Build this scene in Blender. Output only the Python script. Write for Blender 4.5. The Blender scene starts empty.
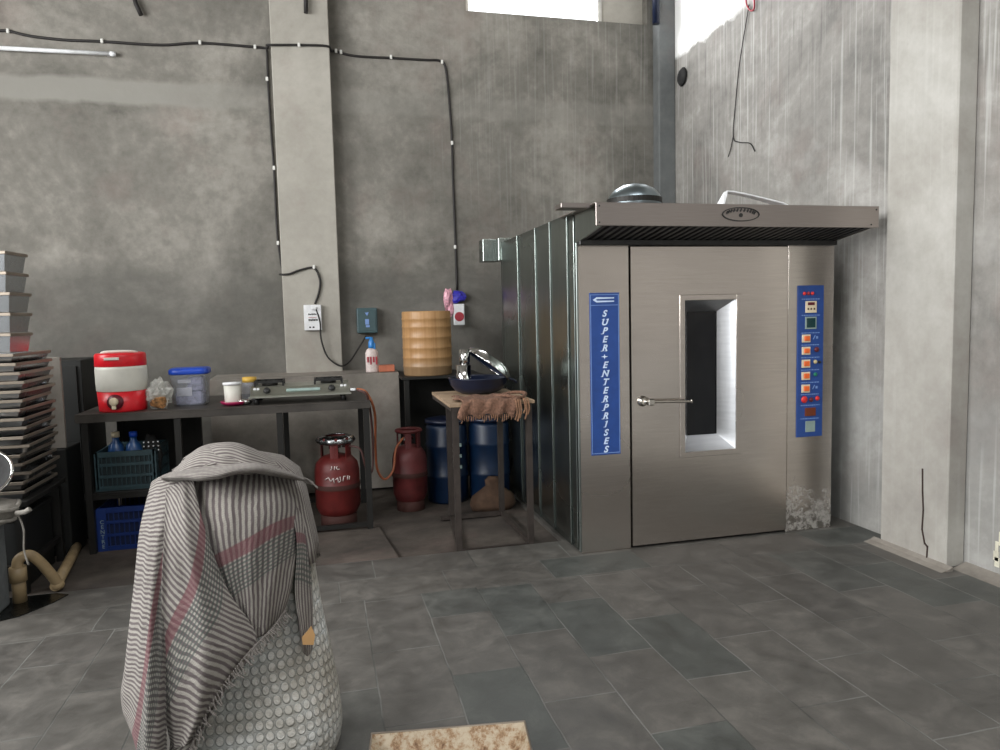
import bpy, bmesh, math, random
from mathutils import Vector, Matrix
random.seed(7)
C = bpy.context.scene.collection
PI = math.pi

# ------------------------------------------------------------------ camera
F, H = 722.0, 1.5
# columns of the camera's basis in world axes (x along the back wall, y into the room, z up)
CM = Matrix(((0.9701783, 0.0425104, -0.2386354), (-0.2412454, 0.0736901, -0.9676623), (-0.0235507, 0.9963747, 0.0817480))).to_3x3()
def at(u, v, y):
    """point of the room at depth y seen at position (u, v) of the photograph"""
    q = CM @ Vector(((u - 500) / F, -(v - 375) / F, -1.0))
    t = y / q.y
    return Vector((q.x * t, y, H + q.z * t))
cam = bpy.data.cameras.new('camera'); co = bpy.data.objects.new('camera', cam); C.objects.link(co)
cam.sensor_width = 36; cam.lens = 36 * F / 1000; cam.clip_start = .05
co.matrix_world = Matrix.Translation((0, 0, H)) @ CM.to_4x4()
bpy.context.scene.camera = co

# ------------------------------------------------------------------ materials
def lin(c):
    return tuple(((x / 255) / 12.92 if x / 255 <= .04045 else ((x / 255 + .055) / 1.055) ** 2.4) for x in c) + (1,)
class NT:
    def __init__(s, name):
        s.m = bpy.data.materials.new(name); s.m.use_nodes = True
        s.t = s.m.node_tree; s.b = s.t.nodes['Principled BSDF']
    def n(s, typ, **k):
        x = s.t.nodes.new(typ)
        for a, v in k.items():
            if a.startswith('i_'):
                key = a[2:]; key = int(key) if key.isdigit() else key.replace('_', ' ')
                if hasattr(v, 'is_output'): s.t.links.new(v, x.inputs[key])
                else: x.inputs[key].default_value = v
            else: setattr(x, a, v)
        return x
    def l(s, a, b): s.t.links.new(a, b)
    def coord(s, kind='Object'): return s.n('ShaderNodeTexCoord').outputs[kind]
    def mapping(s, vec, scale=(1, 1, 1), rot=(0, 0, 0), loc=(0, 0, 0)):
        return s.n('ShaderNodeMapping', i_Vector=vec, i_Scale=scale, i_Rotation=rot, i_Location=loc).outputs[0]
    def noise(s, vec, scale, detail=4, rough=.6, dist=0):
        return s.n('ShaderNodeTexNoise', i_Vector=vec, i_Scale=scale, i_Detail=detail, i_Roughness=rough, i_Distortion=dist).outputs['Fac']
    def ramp(s, fac, stops):
        r = s.n('ShaderNodeValToRGB', i_Fac=fac); e = r.color_ramp.elements
        while len(e) < len(stops): e.new(.5)
        for el, (p, c) in zip(e, stops): el.position = p; el.color = c if len(c) == 4 else tuple(c) + (1,)
        return r.outputs['Color']
    def mr(s, v, a, b, c=0., d=1.):
        x = s.n('ShaderNodeMapRange', i_Value=v); x.inputs['From Min'].default_value = a; x.inputs['From Max'].default_value = b
        x.inputs['To Min'].default_value = c; x.inputs['To Max'].default_value = d; return x.outputs[0]
    def mix(s, f, a, b, mode='MIX'):
        x = s.n('ShaderNodeMix', data_type='RGBA', blend_type=mode)
        for i, v in ((0, f), (6, a), (7, b)):
            if hasattr(v, 'is_output'): s.l(v, x.inputs[i])
            else: x.inputs[i].default_value = v
        return x.outputs[2]
    def math(s, op, a, b=0., c=0.):
        x = s.n('ShaderNodeMath', operation=op)
        for i, v in enumerate((a, b, c)):
            if hasattr(v, 'is_output'): s.l(v, x.inputs[i])
            else: x.inputs[i].default_value = v
        return x.outputs[0]
    def sep(s, vec):
        x = s.n('ShaderNodeSeparateXYZ', i_0=vec); return x.outputs
    def comb(s, x, y, z=0.):
        c = s.n('ShaderNodeCombineXYZ')
        for i, v in enumerate((x, y, z)):
            if hasattr(v, 'is_output'): s.l(v, c.inputs[i])
            else: c.inputs[i].default_value = v
        return c.outputs[0]
    def bump(s, h, strength=.3, dist=.01):
        b = s.n('ShaderNodeBump', i_Height=h, i_Strength=strength, i_Distance=dist)
        s.l(b.outputs[0], s.b.inputs['Normal'])
    def out(s, color=None, rough=None, metal=None, **k):
        for key, v in (('Base Color', color), ('Roughness', rough), ('Metallic', metal)):
            if v is None: continue
            if hasattr(v, 'is_output'): s.l(v, s.b.inputs[key])
            else: s.b.inputs[key].default_value = v
        for key, v in k.items(): s.b.inputs[key.replace('_', ' ')].default_value = v
        return s.m
def plain(name, rgb, rough=.5, metal=0., var=.12, scale=14, bump=0., **k):
    t = NT(name); v = t.coord(); n = t.noise(v, scale)
    c = lin(rgb); lo = tuple(x * (1 - var) for x in c[:3]) + (1,); hi = tuple(min(1, x * (1 + var)) for x in c[:3]) + (1,)
    if bump: t.bump(n, bump, .01)
    return t.out(t.ramp(n, [(.3, lo), (.7, hi)]), rough, metal, **k)

def concrete(name, dark, mid, light, streak=.0, sx=None, low=None, band=None, light_spill=None, scale=1.0, bump=.25):
    t = NT(name); v = t.coord(); z = t.sep(v)[2]; y = t.sep(v)[1]; x = t.sep(v)[0]
    big = t.noise(v, .75 * scale, 6, .62, .5)
    fine = t.noise(v, 9, 8, .7)
    f = t.math('ADD', t.math('MULTIPLY', big, .75), t.math('MULTIPLY', fine, .25))
    c = t.ramp(f, [(.36, lin(dark)), (.5, lin(mid)), (.63, lin(light))])
    # pale scuffed patches and faint rusty tints
    p = t.mr(t.noise(t.mapping(v, loc=(4, 2, 9)), 1.9, 5, .6), .58, .72)
    c = t.mix(t.math('MULTIPLY', p, .45), c, lin(light))
    r = t.mr(t.noise(t.mapping(v, loc=(11, 5, 3)), 1.3, 5, .65), .55, .7)
    c = t.mix(t.math('MULTIPLY', r, .25), c, lin((126, 104, 98)))
    if streak:
        s1 = t.noise(t.mapping(v, (26, 26, .6)), 1.5, 3, .5)
        area = t.mr(t.noise(t.mapping(v, (1, 1, .6), loc=(3, 8, 1)), .9, 3), .36, .56)
        if sx is not None: area = t.math('MULTIPLY', area, t.mr(x, sx, sx + .8))
        k = t.math('MULTIPLY', t.mr(s1, .55, .66), area)
        c = t.mix(t.math('MULTIPLY', k, streak), c, lin((205, 206, 202)))
        s2 = t.noise(t.mapping(v, (22, 22, .7), loc=(6, 3, 0)), 1.5, 4, .6)
        k2 = t.math('MULTIPLY', t.math('MULTIPLY', t.mr(s2, .57, .68), t.mr(z, 2.2, 3.6)), t.mr(x, sx, sx + .8) if sx is not None else 1.)
        c = t.mix(t.math('MULTIPLY', k2, streak * .9), c, lin((62, 60, 58)))
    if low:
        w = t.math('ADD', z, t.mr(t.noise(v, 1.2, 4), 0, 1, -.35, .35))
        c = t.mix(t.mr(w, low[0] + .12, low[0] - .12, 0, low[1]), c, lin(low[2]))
    if band:   # smoother plaster band left by a patched joint
        w = t.math('ADD', z, t.mr(t.noise(v, 2.5, 4), 0, 1, -.06, .06))
        k = t.math('MULTIPLY', t.mr(w, band[0], band[0] + .04), t.mr(w, band[1] + .04, band[1]))
        k = t.math('MULTIPLY', k, t.mr(x, band[3], band[3] + .8, .85, .3))
        c = t.mix(k, c, lin(band[2]))
    if light_spill:   # window light spilled on the upper wall, painted into its colour
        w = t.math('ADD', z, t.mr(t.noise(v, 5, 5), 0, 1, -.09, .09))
        k = t.math('MULTIPLY', t.mr(w, light_spill[0] - .02, light_spill[0] + .03), t.mr(y, light_spill[1], light_spill[1] + .5))
        c = t.mix(k, c, lin(light_spill[2]))
    b = t.math('ADD', fine, t.math('MULTIPLY', big, .6))
    t.bump(b, bump, .02)
    return t.out(c, .88, 0)

def steel(name, rgb=(170, 166, 162), rough=.3, brush=(1, 1, 60), warp=.0, streak=.25, metal=1., dirt=None):
    t = NT(name); v = t.coord()
    br = t.noise(t.mapping(v, brush), 6, 2, .5)
    lo = tuple(x * .88 for x in lin(rgb)[:3]) + (1,)
    c = t.mix(t.mr(br, .3, .7), lo, lin(rgb))
    sm = t.noise(v, 1.7, 2, .4)
    c = t.mix(t.mr(sm, .5, .75, 0, streak), c, tuple(x * .55 for x in lin(rgb)[:3]) + (1,))
    if dirt:
        w = t.math('ADD', t.sep(v)[2], t.mr(t.noise(v, 7, 6, .7), 0, 1, -.35, .35))
        k = t.mr(w, dirt[0], dirt[0] - .1)
        k = t.math('MULTIPLY', k, t.mr(t.noise(v, 22, 5, .7), .4, .6))
        c = t.mix(t.math('MULTIPLY', k, .8), c, lin(dirt[1]))
        t.l(t.math('SUBTRACT', metal, t.math('MULTIPLY', k, .8)), t.b.inputs['Metallic'])
        metal = None
    h = t.math('MULTIPLY', t.noise(v, 1.5, 0, .3), warp)
    t.bump(h, 1.0, .05)
    return t.out(c, t.mr(sm, .2, .8, rough * .9, rough * 1.15), metal)

M = {}
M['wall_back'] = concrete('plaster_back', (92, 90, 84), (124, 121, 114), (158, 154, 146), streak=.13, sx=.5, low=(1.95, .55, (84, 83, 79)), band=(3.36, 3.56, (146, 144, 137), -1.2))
M['wall_right'] = concrete('plaster_right', (116, 114, 110), (146, 143, 138), (182, 180, 176), streak=.42, light_spill=(4.0, 5.3, (246, 246, 244)), low=(1.0, .35, (148, 150, 148)))
M['wall_side'] = concrete('plaster_plain', (95, 93, 88), (118, 115, 109), (140, 137, 130))
M['column'] = concrete('plaster_column', (148, 144, 136), (164, 160, 151), (180, 176, 167), scale=.8, bump=.12)
M['pillar'] = concrete('plaster_pillar', (146, 142, 136), (164, 161, 154), (182, 180, 174), streak=.1, scale=.9, bump=.12)
M['ledge'] = concrete('plaster_ledge', (108, 103, 96), (134, 128, 120), (152, 147, 139), scale=1.6)
M['damp'] = concrete('damp_plaster', (92, 95, 96), (108, 111, 111), (126, 128, 127))
M['crack'] = plain('crack_brown', (58, 44, 40), .9)  # dark brown colour of the crack line

def floor_tiles():
    t = NT('slate_floor'); v = t.coord(); X, Y, Z = t.sep(v)[0:3]
    w = t.mapping(v, (1, 1, 1))
    d = t.mr(t.noise(v, 2.2, 3), 0, 1, -.012, .012)
    def brick(vx, vy, bw, rh, off):
        b = t.n('ShaderNodeTexBrick', offset=off, i_Vector=t.comb(t.math('ADD', vx, d), t.math('ADD', vy, d)), i_Scale=1.0)
        b.inputs['Color1'].default_value = (0, 0, 0, 1); b.inputs['Color2'].default_value = (1, 1, 1, 1); b.inputs['Mortar'].default_value = (0, 0, 0, 1)
        b.inputs['Mortar Size'].default_value = .0042; b.inputs['Mortar Smooth'].default_value = .5; b.inputs['Brick Width'].default_value = bw; b.inputs['Row Height'].default_value = rh
        return b.outputs['Color'], b.outputs['Fac']
    # running bond: rows along depth, .305 wide and .61 long
    c1, f1 = brick(t.math('ADD', Y, 20 * .61 - 2.27 + .305), t.math('ADD', X, 30 * .61 - .167 + .305), .61, .305, .5)
    c2, f2 = brick(t.math('ADD', X, 20 * .6 - .25), t.math('ADD', Y, 10 * .64 - 3.825), .6, .32, .35)
    m = t.math('GREATER_THAN', Y, 3.825)
    val = t.mix(m, c1, c2); fac = t.mix(m, f1, f2)
    n1 = t.noise(v, 5.5, 8, .72, .4); n2 = t.noise(t.mapping(v, (1, 1, 1), loc=(7, 2, 0)), 14, 6, .7)
    base = t.ramp(n1, [(.3, lin((72, 71, 68))), (.5, lin((90, 89, 86))), (.7, lin((112, 110, 106)))])
    tint = t.ramp(val, [(0.05, lin((186, 197, 195))), (.3, lin((212, 206, 202))), (.7, lin((242, 237, 232))), (.95, lin((205, 200, 196)))])
    c = t.mix(.75, base, t.mix(1., base, tint, 'MULTIPLY'))
    c = t.mix(t.mr(n2, .58, .75, 0, .35), c, lin((48, 46, 43)))
    # the joints are dusty, worn pale in places and filled with dirt elsewhere
    g = t.mix(t.mr(t.noise(v, 1.7, 3), .42, .58), lin((66, 65, 62)), lin((128, 127, 123)))
    c = t.mix(t.math('MULTIPLY', fac, .55), c, g)
    b = t.math('SUBTRACT', t.math('MULTIPLY', n2, .35), fac)
    t.bump(t.math('ADD', b, t.math('MULTIPLY', n1, .8)), .35, .008)
    return t.out(c, t.mr(n1, .3, .7, .38, .62), 0)
M['tiles'] = floor_tiles()
M['screed'] = concrete('rough_screed', (48, 42, 38), (66, 59, 53), (84, 77, 70), scale=2.5)

M['steel'] = steel('brushed_steel', (214, 206, 199), .25, (1, 1, 40), warp=.75)
M['steel_dirty'] = steel('brushed_steel_limed', (212, 205, 198), .25, (1, 1, 40), warp=.75, dirt=(.30, (158, 156, 150)))
M['steel_side'] = steel('dull_side_sheet', (156, 164, 160), .27, (8, 8, .5), warp=.4, streak=.4, metal=1.)
M['steel_hood'] = steel('hood_steel', (168, 160, 156), .33, (1, 60, 60), warp=.05)
M['steel_shiny'] = steel('polished_steel', (215, 214, 212), .12, (1, 1, 8), warp=.0, streak=.1)
M['satin'] = steel('satin_reveal', (215, 216, 218), .30, (1, 1, 8), streak=.1)
M['steel_dark'] = plain('dark_hood_underside', (70, 70, 70), .45, .8)
M['tin'] = steel('baking_tin', (176, 178, 180), .26, (6, 6, 6), warp=.1, streak=.5)
M['tin_rim'] = plain('tin_rim', (140, 130, 118), .45, .7)
M['black'] = plain('black', (18, 18, 18), .5)
M['gap'] = plain('gap', (8, 8, 9), .9)
M['blueboard'] = plain('blue_board', (38, 72, 140), .4)
M['white'] = plain('white', (228, 230, 232), .45)
M['letter'] = plain('letter', (205, 222, 250), .4)
M['paleblue'] = plain('pale_blue', (120, 150, 205), .4)
M['orange'] = plain('orange_switch', (240, 110, 50), .35)
M['cream'] = plain('cream', (225, 210, 180), .4)
M['redlamp'] = plain('red_lamp', (215, 50, 50), .3)
M['darkred'] = plain('dark_red', (95, 28, 40), .35)
M['greenlamp'] = plain('green_lamp', (30, 120, 95), .3)
M['yellowlamp'] = plain('yellow_lamp', (190, 175, 130), .3)
M['brown'] = plain('brown_display', (110, 52, 30), .3)
M['greygreen'] = plain('grey_socket', (140, 160, 155), .5)
M['darkgreen'] = plain('dark_green_meter', (28, 60, 62), .2)
M['glass'] = plain('dark_glass', (10, 12, 18), .06, 0., var=.05)
M['iron'] = plain('dark_painted_iron', (30, 29, 27), .55, .3, bump=.2)
M['counter'] = plain('grimy_counter_sheet', (70, 66, 62), .5, .4, var=.3, scale=6, bump=.15)
M['angle'] = plain('angle_iron', (62, 55, 51), .6, .4, var=.25, bump=.2)
M['plank'] = plain('worn_board_top', (150, 128, 104), .7, 0, var=.25, scale=7, bump=.3)
M['rag'] = plain('jute', (112, 82, 66), .95, 0, var=.45, scale=70, bump=.8)
M['fringe'] = plain('jute_fringe', (124, 92, 70), .95, 0, var=.3, scale=60)
M['tub'] = plain('navy_tub', (22, 30, 52), .3, .1)
M['redplastic'] = plain('red_plastic', (214, 22, 36), .35)
M['whiteplastic'] = plain('white_plastic', (212, 210, 200), .4, var=.05)
M['bluelid'] = plain('blue_lid', (24, 70, 180), .35)
M['magenta'] = plain('magenta_plastic', (150, 24, 74), .35)
M['yellow'] = plain('yellow_lid', (205, 165, 70), .45)
M['poly'] = plain('clear_polythene', (205, 205, 198), .25, 0, var=.3, scale=30, bump=.8, Alpha=.55)
M['clearbox'] = plain('clear_box', (160, 165, 175), .15, 0, Alpha=.35)
M['packet'] = plain('packet', (150, 150, 175), .5, 0, var=.5, scale=25)
M['paper'] = plain('paper', (200, 200, 210), .7)
M['gaspaint'] = plain('cylinder_red', (92, 28, 26), .5, .1, var=.3, scale=9, bump=.1)
M['gasdark'] = plain('cylinder_worn_maroon', (84, 30, 30), .55, .1, var=.35, scale=9)
M['rust'] = plain('rust_band', (60, 30, 24), .8)
M['hose'] = plain('orange_hose', (150, 84, 52), .5)
M['rubber'] = plain('dark_hose', (70, 42, 38), .6)
M['navydrum'] = plain('blue_drum', (10, 34, 62), .4, var=.2)
M['teal'] = plain('teal_crate', (40, 62, 68), .5, var=.3)
M['bluecrate'] = plain('blue_crate', (20, 48, 112), .45)
M['bluebottle'] = plain('blue_bottle', (30, 70, 120), .3)
M['cable'] = plain('black_cable', (34, 31, 30), .6)
M['clip'] = plain('clip', (220, 220, 215), .5)
M['pvc'] = plain('cream_pvc', (150, 130, 98), .45, var=.15)
M['rope'] = plain('dirty_cotton', (136, 132, 125), .95, 0, var=.2, scale=40, bump=.5)
M['greysack'] = plain('grey_sack', (92, 96, 98), .9, 0, var=.2, bump=.5)
M['cabinet'] = plain('filler_dark', (20, 21, 19), .6, .2, var=.3, scale=5)  # dark tone of the pieces added to fill shaded spots
M['soot'] = plain('soot', (30, 30, 30), .8, 0, var=.4, bump=.5)
M['wood'] = plain('grey_plank', (128, 122, 114), .75, 0, var=.15, scale=8)
M['rag_tan'] = plain('tan_bag', (78, 58, 44), .9, 0, var=.3, bump=.5)
M['mcb'] = plain('switch_plate', (225, 226, 228), .4)
M['teal_box'] = plain('teal_box', (62, 84, 88), .35, .1)
M['brick'] = plain('orange_brick', (176, 104, 78), .8, var=.2)
M['sanit'] = plain('pink_label', (206, 192, 188), .4, var=.15, scale=60)
M['pump'] = plain('blue_pump', (40, 120, 190), .3)
M['pinkfoil'] = plain('pink_foil', (205, 150, 165), .35, .1, var=.45, scale=60)
M['bluefoil'] = plain('blue_foil', (52, 48, 165), .35, 0, var=.4, scale=60)
M['crimson'] = plain('crimson', (160, 50, 62), .5)
M['frame'] = plain('window_frame', (190, 188, 182), .6)
M['wetblack'] = plain('oily_pit', (14, 15, 14), .25, 0, var=.5, bump=.6)
M['chrome'] = steel('chrome_lever', (205, 200, 192), .2, (6, 6, 6), streak=.2)
M['stain'] = plain('white_paint_splash', (206, 202, 184), .8)

def rusty_enamel():
    t = NT('rusty_enamel'); v = t.coord(); n = t.noise(v, 16, 8, .72); m = t.noise(v, 60, 5, .7)
    f = t.math('ADD', t.math('MULTIPLY', n, .7), t.math('MULTIPLY', m, .3))
    c = t.ramp(f, [(.38, lin((92, 62, 40))), (.46, lin((150, 122, 92))), (.52, lin((176, 162, 140))), (.7, lin((192, 180, 160)))])
    t.bump(f, .4, .004); return t.out(c, .6, .1)
M['enamel'] = rusty_enamel()
def ribbed_wood():
    t = NT('varnished_drum'); v = t.coord()
    n = t.noise(t.mapping(v, (30, 30, .8)), 1, 4); c = t.ramp(n, [(.3, lin((152, 112, 70))), (.7, lin((182, 142, 96)))])
    b = t.mr(t.sep(v)[2], .16, .06, 0, .55); c = t.mix(b, c, lin((120, 104, 84)))
    return t.out(c, .42, 0)
M['drumwood'] = ribbed_wood()
def gamcha():
    t = NT('striped_cotton'); uv = t.coord('UV'); U, V = t.sep(uv)[0], t.sep(uv)[1]
    d = t.mr(t.noise(uv, 6, 5), 0, 1, -.014, .014); Ud = t.math('ADD', U, d)
    s = t.math('SINE', t.math('MULTIPLY', Ud, 2 * PI / .0175))
    c = t.mix(t.mr(s, -.45, .45), lin((86, 78, 78)), lin((142, 138, 131)))
    # fine weft hatching
    h = t.math('SINE', t.math('MULTIPLY', V, 2 * PI / .006))
    c = t.mix(t.mr(h, -.5, .9, 0, .16), c, lin((90, 84, 82)))
    Vm = t.math('FRACT', t.math('DIVIDE', t.math('ADD', V, 10.), .60))
    band = t.math('MULTIPLY', t.mr(Vm, .44, .445), t.mr(Vm, .505, .50))
    c = t.mix(t.math('MULTIPLY', band, .72), c, lin((100, 58, 64)))
    b2 = t.math('MULTIPLY', t.mr(Vm, .505, .51), t.mr(Vm, .66, .655))
    g = t.math('SINE', t.math('MULTIPLY', V, 2 * PI / .011))
    c = t.mix(t.math('MULTIPLY', b2, t.mr(g, -.2, .3, 0, .75)), c, lin((66, 74, 70)))
    w = t.noise(uv, 160, 2); w2 = t.noise(t.mapping(uv, (1, .35, 1)), 14, 4, .6, .6); t.bump(t.math('ADD', t.math('MULTIPLY', w, .15), w2), .9, .02)
    return t.out(c, .95, 0)
M['cloth'] = gamcha()
def dotted_sack():
    t = NT('dotted_sack'); uv = t.coord('UV')
    w = t.n('ShaderNodeTexNoise', i_Vector=uv, i_Scale=6.0).outputs['Color']
    uvw = t.n('ShaderNodeVectorMath', operation='ADD', i_0=uv, i_1=t.n('ShaderNodeVectorMath', operation='SCALE', i_0=w, i_Scale=.018).outputs[0]).outputs[0]
    U, V = t.math('MULTIPLY', t.sep(uvw)[0], 1.3), t.sep(uvw)[1]; P = .035
    fu = t.math('SUBTRACT', t.math('FRACT', t.math('DIVIDE', t.math('ADD', U, 10), P)), .5)
    fv = t.math('SUBTRACT', t.math('FRACT', t.math('DIVIDE', t.math('ADD', V, 10), P)), .5)
    r = t.math('SQRT', t.math('ADD', t.math('MULTIPLY', fu, fu), t.math('MULTIPLY', fv, fv)))
    disc = t.mr(r, .46, .36); ring = t.math('MULTIPLY', t.mr(r, .34, .41), t.mr(r, .5, .45))
    n = t.noise(uv, 5, 5, .6)
    a = t.ramp(n, [(.35, lin((142, 138, 128))), (.5, lin((160, 159, 153))), (.65, lin((176, 179, 178)))])
    b = t.ramp(n, [(.35, lin((168, 164, 154))), (.5, lin((190, 187, 180))), (.65, lin((210, 212, 210)))])
    c = t.mix(disc, a, b); c = t.mix(t.math('MULTIPLY', ring, .45), c, lin((104, 112, 108)))
    t.bump(t.math('ADD', t.math('MULTIPLY', disc, .5), t.math('MULTIPLY', t.noise(uv, 11, 6), 4.0)), .7, .012)
    return t.out(c, .5, 0)
M['sack'] = dotted_sack()

# ------------------------------------------------------------------ mesh helpers
class MB:
    def __init__(s): s.bm = bmesh.new(); s.uv = s.bm.loops.layers.uv.new('UVMap')
    def quad(s, a, b, c, d): return s.bm.faces.new([s.bm.verts.new(p) for p in (a, b, c, d)])
    def box(s, x0, x1, y0, y1, z0, z1, bev=0, rot=None, seg=1):
        r = bmesh.ops.create_cube(s.bm, size=1); vs = r['verts']
        c = Vector(((x0 + x1) / 2, (y0 + y1) / 2, (z0 + z1) / 2))
        bmesh.ops.scale(s.bm, vec=(abs(x1 - x0), abs(y1 - y0), abs(z1 - z0)), verts=vs)
        if bev:
            es = list({e for v in vs for e in v.link_edges})
            g = bmesh.ops.bevel(s.bm, geom=es, offset=bev, segments=seg, affect='EDGES', profile=.5)
            vs = list({v for f in g['faces'] for v in f.verts} | {v for v in vs if v.is_valid})
            # collect whole island
            seen = set(vs); st = list(vs)
            while st:
                v = st.pop()
                for e in v.link_edges:
                    o = e.other_vert(v)
                    if o not in seen: seen.add(o); st.append(o)
            vs = list(seen)
        if rot: bmesh.ops.transform(s.bm, matrix=rot, verts=vs)
        bmesh.ops.translate(s.bm, vec=c, verts=vs); return s
    def bar(s, a, b, w, h=None, up=(0, 0, 1)):
        a, b = Vector(a), Vector(b); h = h or w; d = (b - a).normalized(); up = Vector(up)
        if abs(d.dot(up)) > .95: up = Vector((0, 1, 0))
        sx = d.cross(up).normalized() * w / 2; sy = sx.cross(d).normalized() * h / 2
        r = [[s.bm.verts.new(p + i * sx + j * sy) for i, j in ((-1, -1), (1, -1), (1, 1), (-1, 1))] for p in (a, b)]
        for k in range(4): s.bm.faces.new((r[0][k], r[0][(k + 1) % 4], r[1][(k + 1) % 4], r[1][k]))
        s.bm.faces.new(r[0][::-1]); s.bm.faces.new(r[1]); return s
    def tube(s, pts, r, n=8, smooth=True, cap=True):
        P = [Vector(p) for p in pts]
        if smooth and len(P) > 2:
            Q = []
            for i in range(len(P) - 1):
                p0, p1, p2, p3 = P[max(i - 1, 0)], P[i], P[i + 1], P[min(i + 2, len(P) - 1)]
                for k in range(6):
                    t = k / 6; Q.append(.5 * ((2 * p1) + (p2 - p0) * t + (2 * p0 - 5 * p1 + 4 * p2 - p3) * t * t + (3 * p1 - p0 - 3 * p2 + p3) * t ** 3))
            P = Q + [P[-1]]
        rings = []; nx = None
        for i, p in enumerate(P):
            d = (P[min(i + 1, len(P) - 1)] - P[max(i - 1, 0)]).normalized()
            if nx is None: nx = d.orthogonal().normalized()
            nx = (nx - d * nx.dot(d)).normalized(); ny = d.cross(nx)
            rr = r[i] if isinstance(r, list) else r
            rings.append([s.bm.verts.new(p + rr * (math.cos(2 * PI * k / n) * nx + math.sin(2 * PI * k / n) * ny)) for k in range(n)])
        for a, b in zip(rings, rings[1:]):
            for k in range(n): s.bm.faces.new((a[k], a[(k + 1) % n], b[(k + 1) % n], b[k])).smooth = True
        if cap: s.bm.faces.new(rings[0][::-1]); s.bm.faces.new(rings[-1])
        return s
    def lathe(s, prof, c=(0, 0, 0), n=32, sx=1., sy=1., pw=2., mat=None, cap=True, smooth=True):
        c = Vector(c); rings = []; st = len(s.bm.verts)
        for (r, z) in prof:
            ring = []
            for k in range(n):
                a = 2 * PI * k / n; ca, sa = math.cos(a), math.sin(a)
                q = (abs(ca) ** pw + abs(sa) ** pw) ** (-1 / pw)
                p = Vector((r * ca * q * sx, r * sa * q * sy, z))
                ring.append(s.bm.verts.new((mat @ p if mat else p) + c))
            rings.append(ring)
        arc = 0
        for i, (a, b) in enumerate(zip(rings, rings[1:])):
            for k in range(n):
                f = s.bm.faces.new((a[k], a[(k + 1) % n], b[(k + 1) % n], b[k])); f.smooth = smooth
                R = max(prof[i][0], .05)
                for lp, (uu, vv) in zip(f.loops, ((k, prof[i][1]), (k + 1, prof[i][1]), (k + 1, prof[i + 1][1]), (k, prof[i + 1][1]))):
                    lp[s.uv].uv = (2 * PI * .24 * uu / n, vv)
        if cap:
            if prof[0][0] > 1e-5: s.bm.faces.new(rings[0][::-1])
            if prof[-1][0] > 1e-5: s.bm.faces.new(rings[-1])
        return s
    def prism(s, poly, axis, a, b):
        def P(p, t): return {'x': (t, p[0], p[1]), 'y': (p[0], t, p[1]), 'z': (p[0], p[1], t)}[axis]
        A = [s.bm.verts.new(P(p, a)) for p in poly]; B = [s.bm.verts.new(P(p, b)) for p in poly]; n = len(poly)
        s.bm.faces.new(A[::-1]); s.bm.faces.new(B)
        for k in range(n): s.bm.faces.new((A[k], A[(k + 1) % n], B[(k + 1) % n], B[k]))
        return s
    def sphere(s, c, r, sc=(1, 1, 1), sub=2):
        g = bmesh.ops.create_icosphere(s.bm, subdivisions=sub, radius=r)
        bmesh.ops.scale(s.bm, vec=sc, verts=g['verts']); bmesh.ops.translate(s.bm, vec=c, verts=g['verts'])
        for v in g['verts']:
            for f in v.link_faces: f.smooth = True
        return s
    def build(s, name, mat, parent=None, off=None):
        bmesh.ops.recalc_face_normals(s.bm, faces=s.bm.faces)
        me = bpy.data.meshes.new(name)
        if off is None and parent is not None: off = parent.location
        if off is not None:
            bmesh.ops.translate(s.bm, vec=-Vector(off), verts=s.bm.verts)
        s.bm.to_mesh(me); s.bm.free()
        for m in (mat if isinstance(mat, (list, tuple)) else [mat]): me.materials.append(m)
        o = bpy.data.objects.new(name, me); C.objects.link(o)
        if parent is not None: o.parent = parent
        return o
def thing(name, label, cat, loc=(0, 0, 0), group=None):
    o = bpy.data.objects.new(name, None); C.objects.link(o); o.location = loc; o.empty_display_size = .1
    o['label'] = label; o['category'] = cat
    if group: o['group'] = group
    bpy.context.view_layer.update(); return o
def tag(o, label, cat, group=None):
    o['label'] = label; o['category'] = cat
    if group: o['group'] = group
    return o
def recenter(o, loc):
    """put a single-mesh thing's origin at loc (mesh was built in world coordinates)"""
    loc = Vector(loc); o.data.transform(Matrix.Translation(-loc)); o.location = loc; return o
def struct(name, mb, mat):
    o = mb.build(name, mat); o['kind'] = 'structure'; return o
def sub(mb, name, mat, part, root):
    """a sub-part: geometry in world coordinates, parent is a part whose own origin is the root's"""
    o = mb.build(name, mat, None, root.location); o.parent = part; return o
def text_mesh(body, size, depth=.001, shear=0., bold=0., align='CENTER'):
    cu = bpy.data.curves.new('t', 'FONT'); cu.body = body; cu.size = size; cu.extrude = depth; cu.shear = shear; cu.offset = bold
    cu.align_x = align; cu.align_y = 'CENTER'
    o = bpy.data.objects.new('t', cu); C.objects.link(o); dg = bpy.context.evaluated_depsgraph_get()
    me = bpy.data.meshes.new_from_object(o.evaluated_get(dg)); bpy.data.objects.remove(o); return me
def add_text(mb, body, pos, size, sx=1., **k):
    """letters standing in an x-z plane, facing -y"""
    me = text_mesh(body, size, **k); n0 = len(mb.bm.verts); mb.bm.from_mesh(me); mb.bm.verts.ensure_lookup_table()
    vs = mb.bm.verts[n0:]; T = Matrix.Translation(pos) @ Matrix.Rotation(PI / 2, 4, 'X') @ Matrix.Diagonal((sx, 1, 1, 1))
    bmesh.ops.transform(mb.bm, matrix=T, verts=vs); bpy.data.meshes.remove(me)

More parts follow.
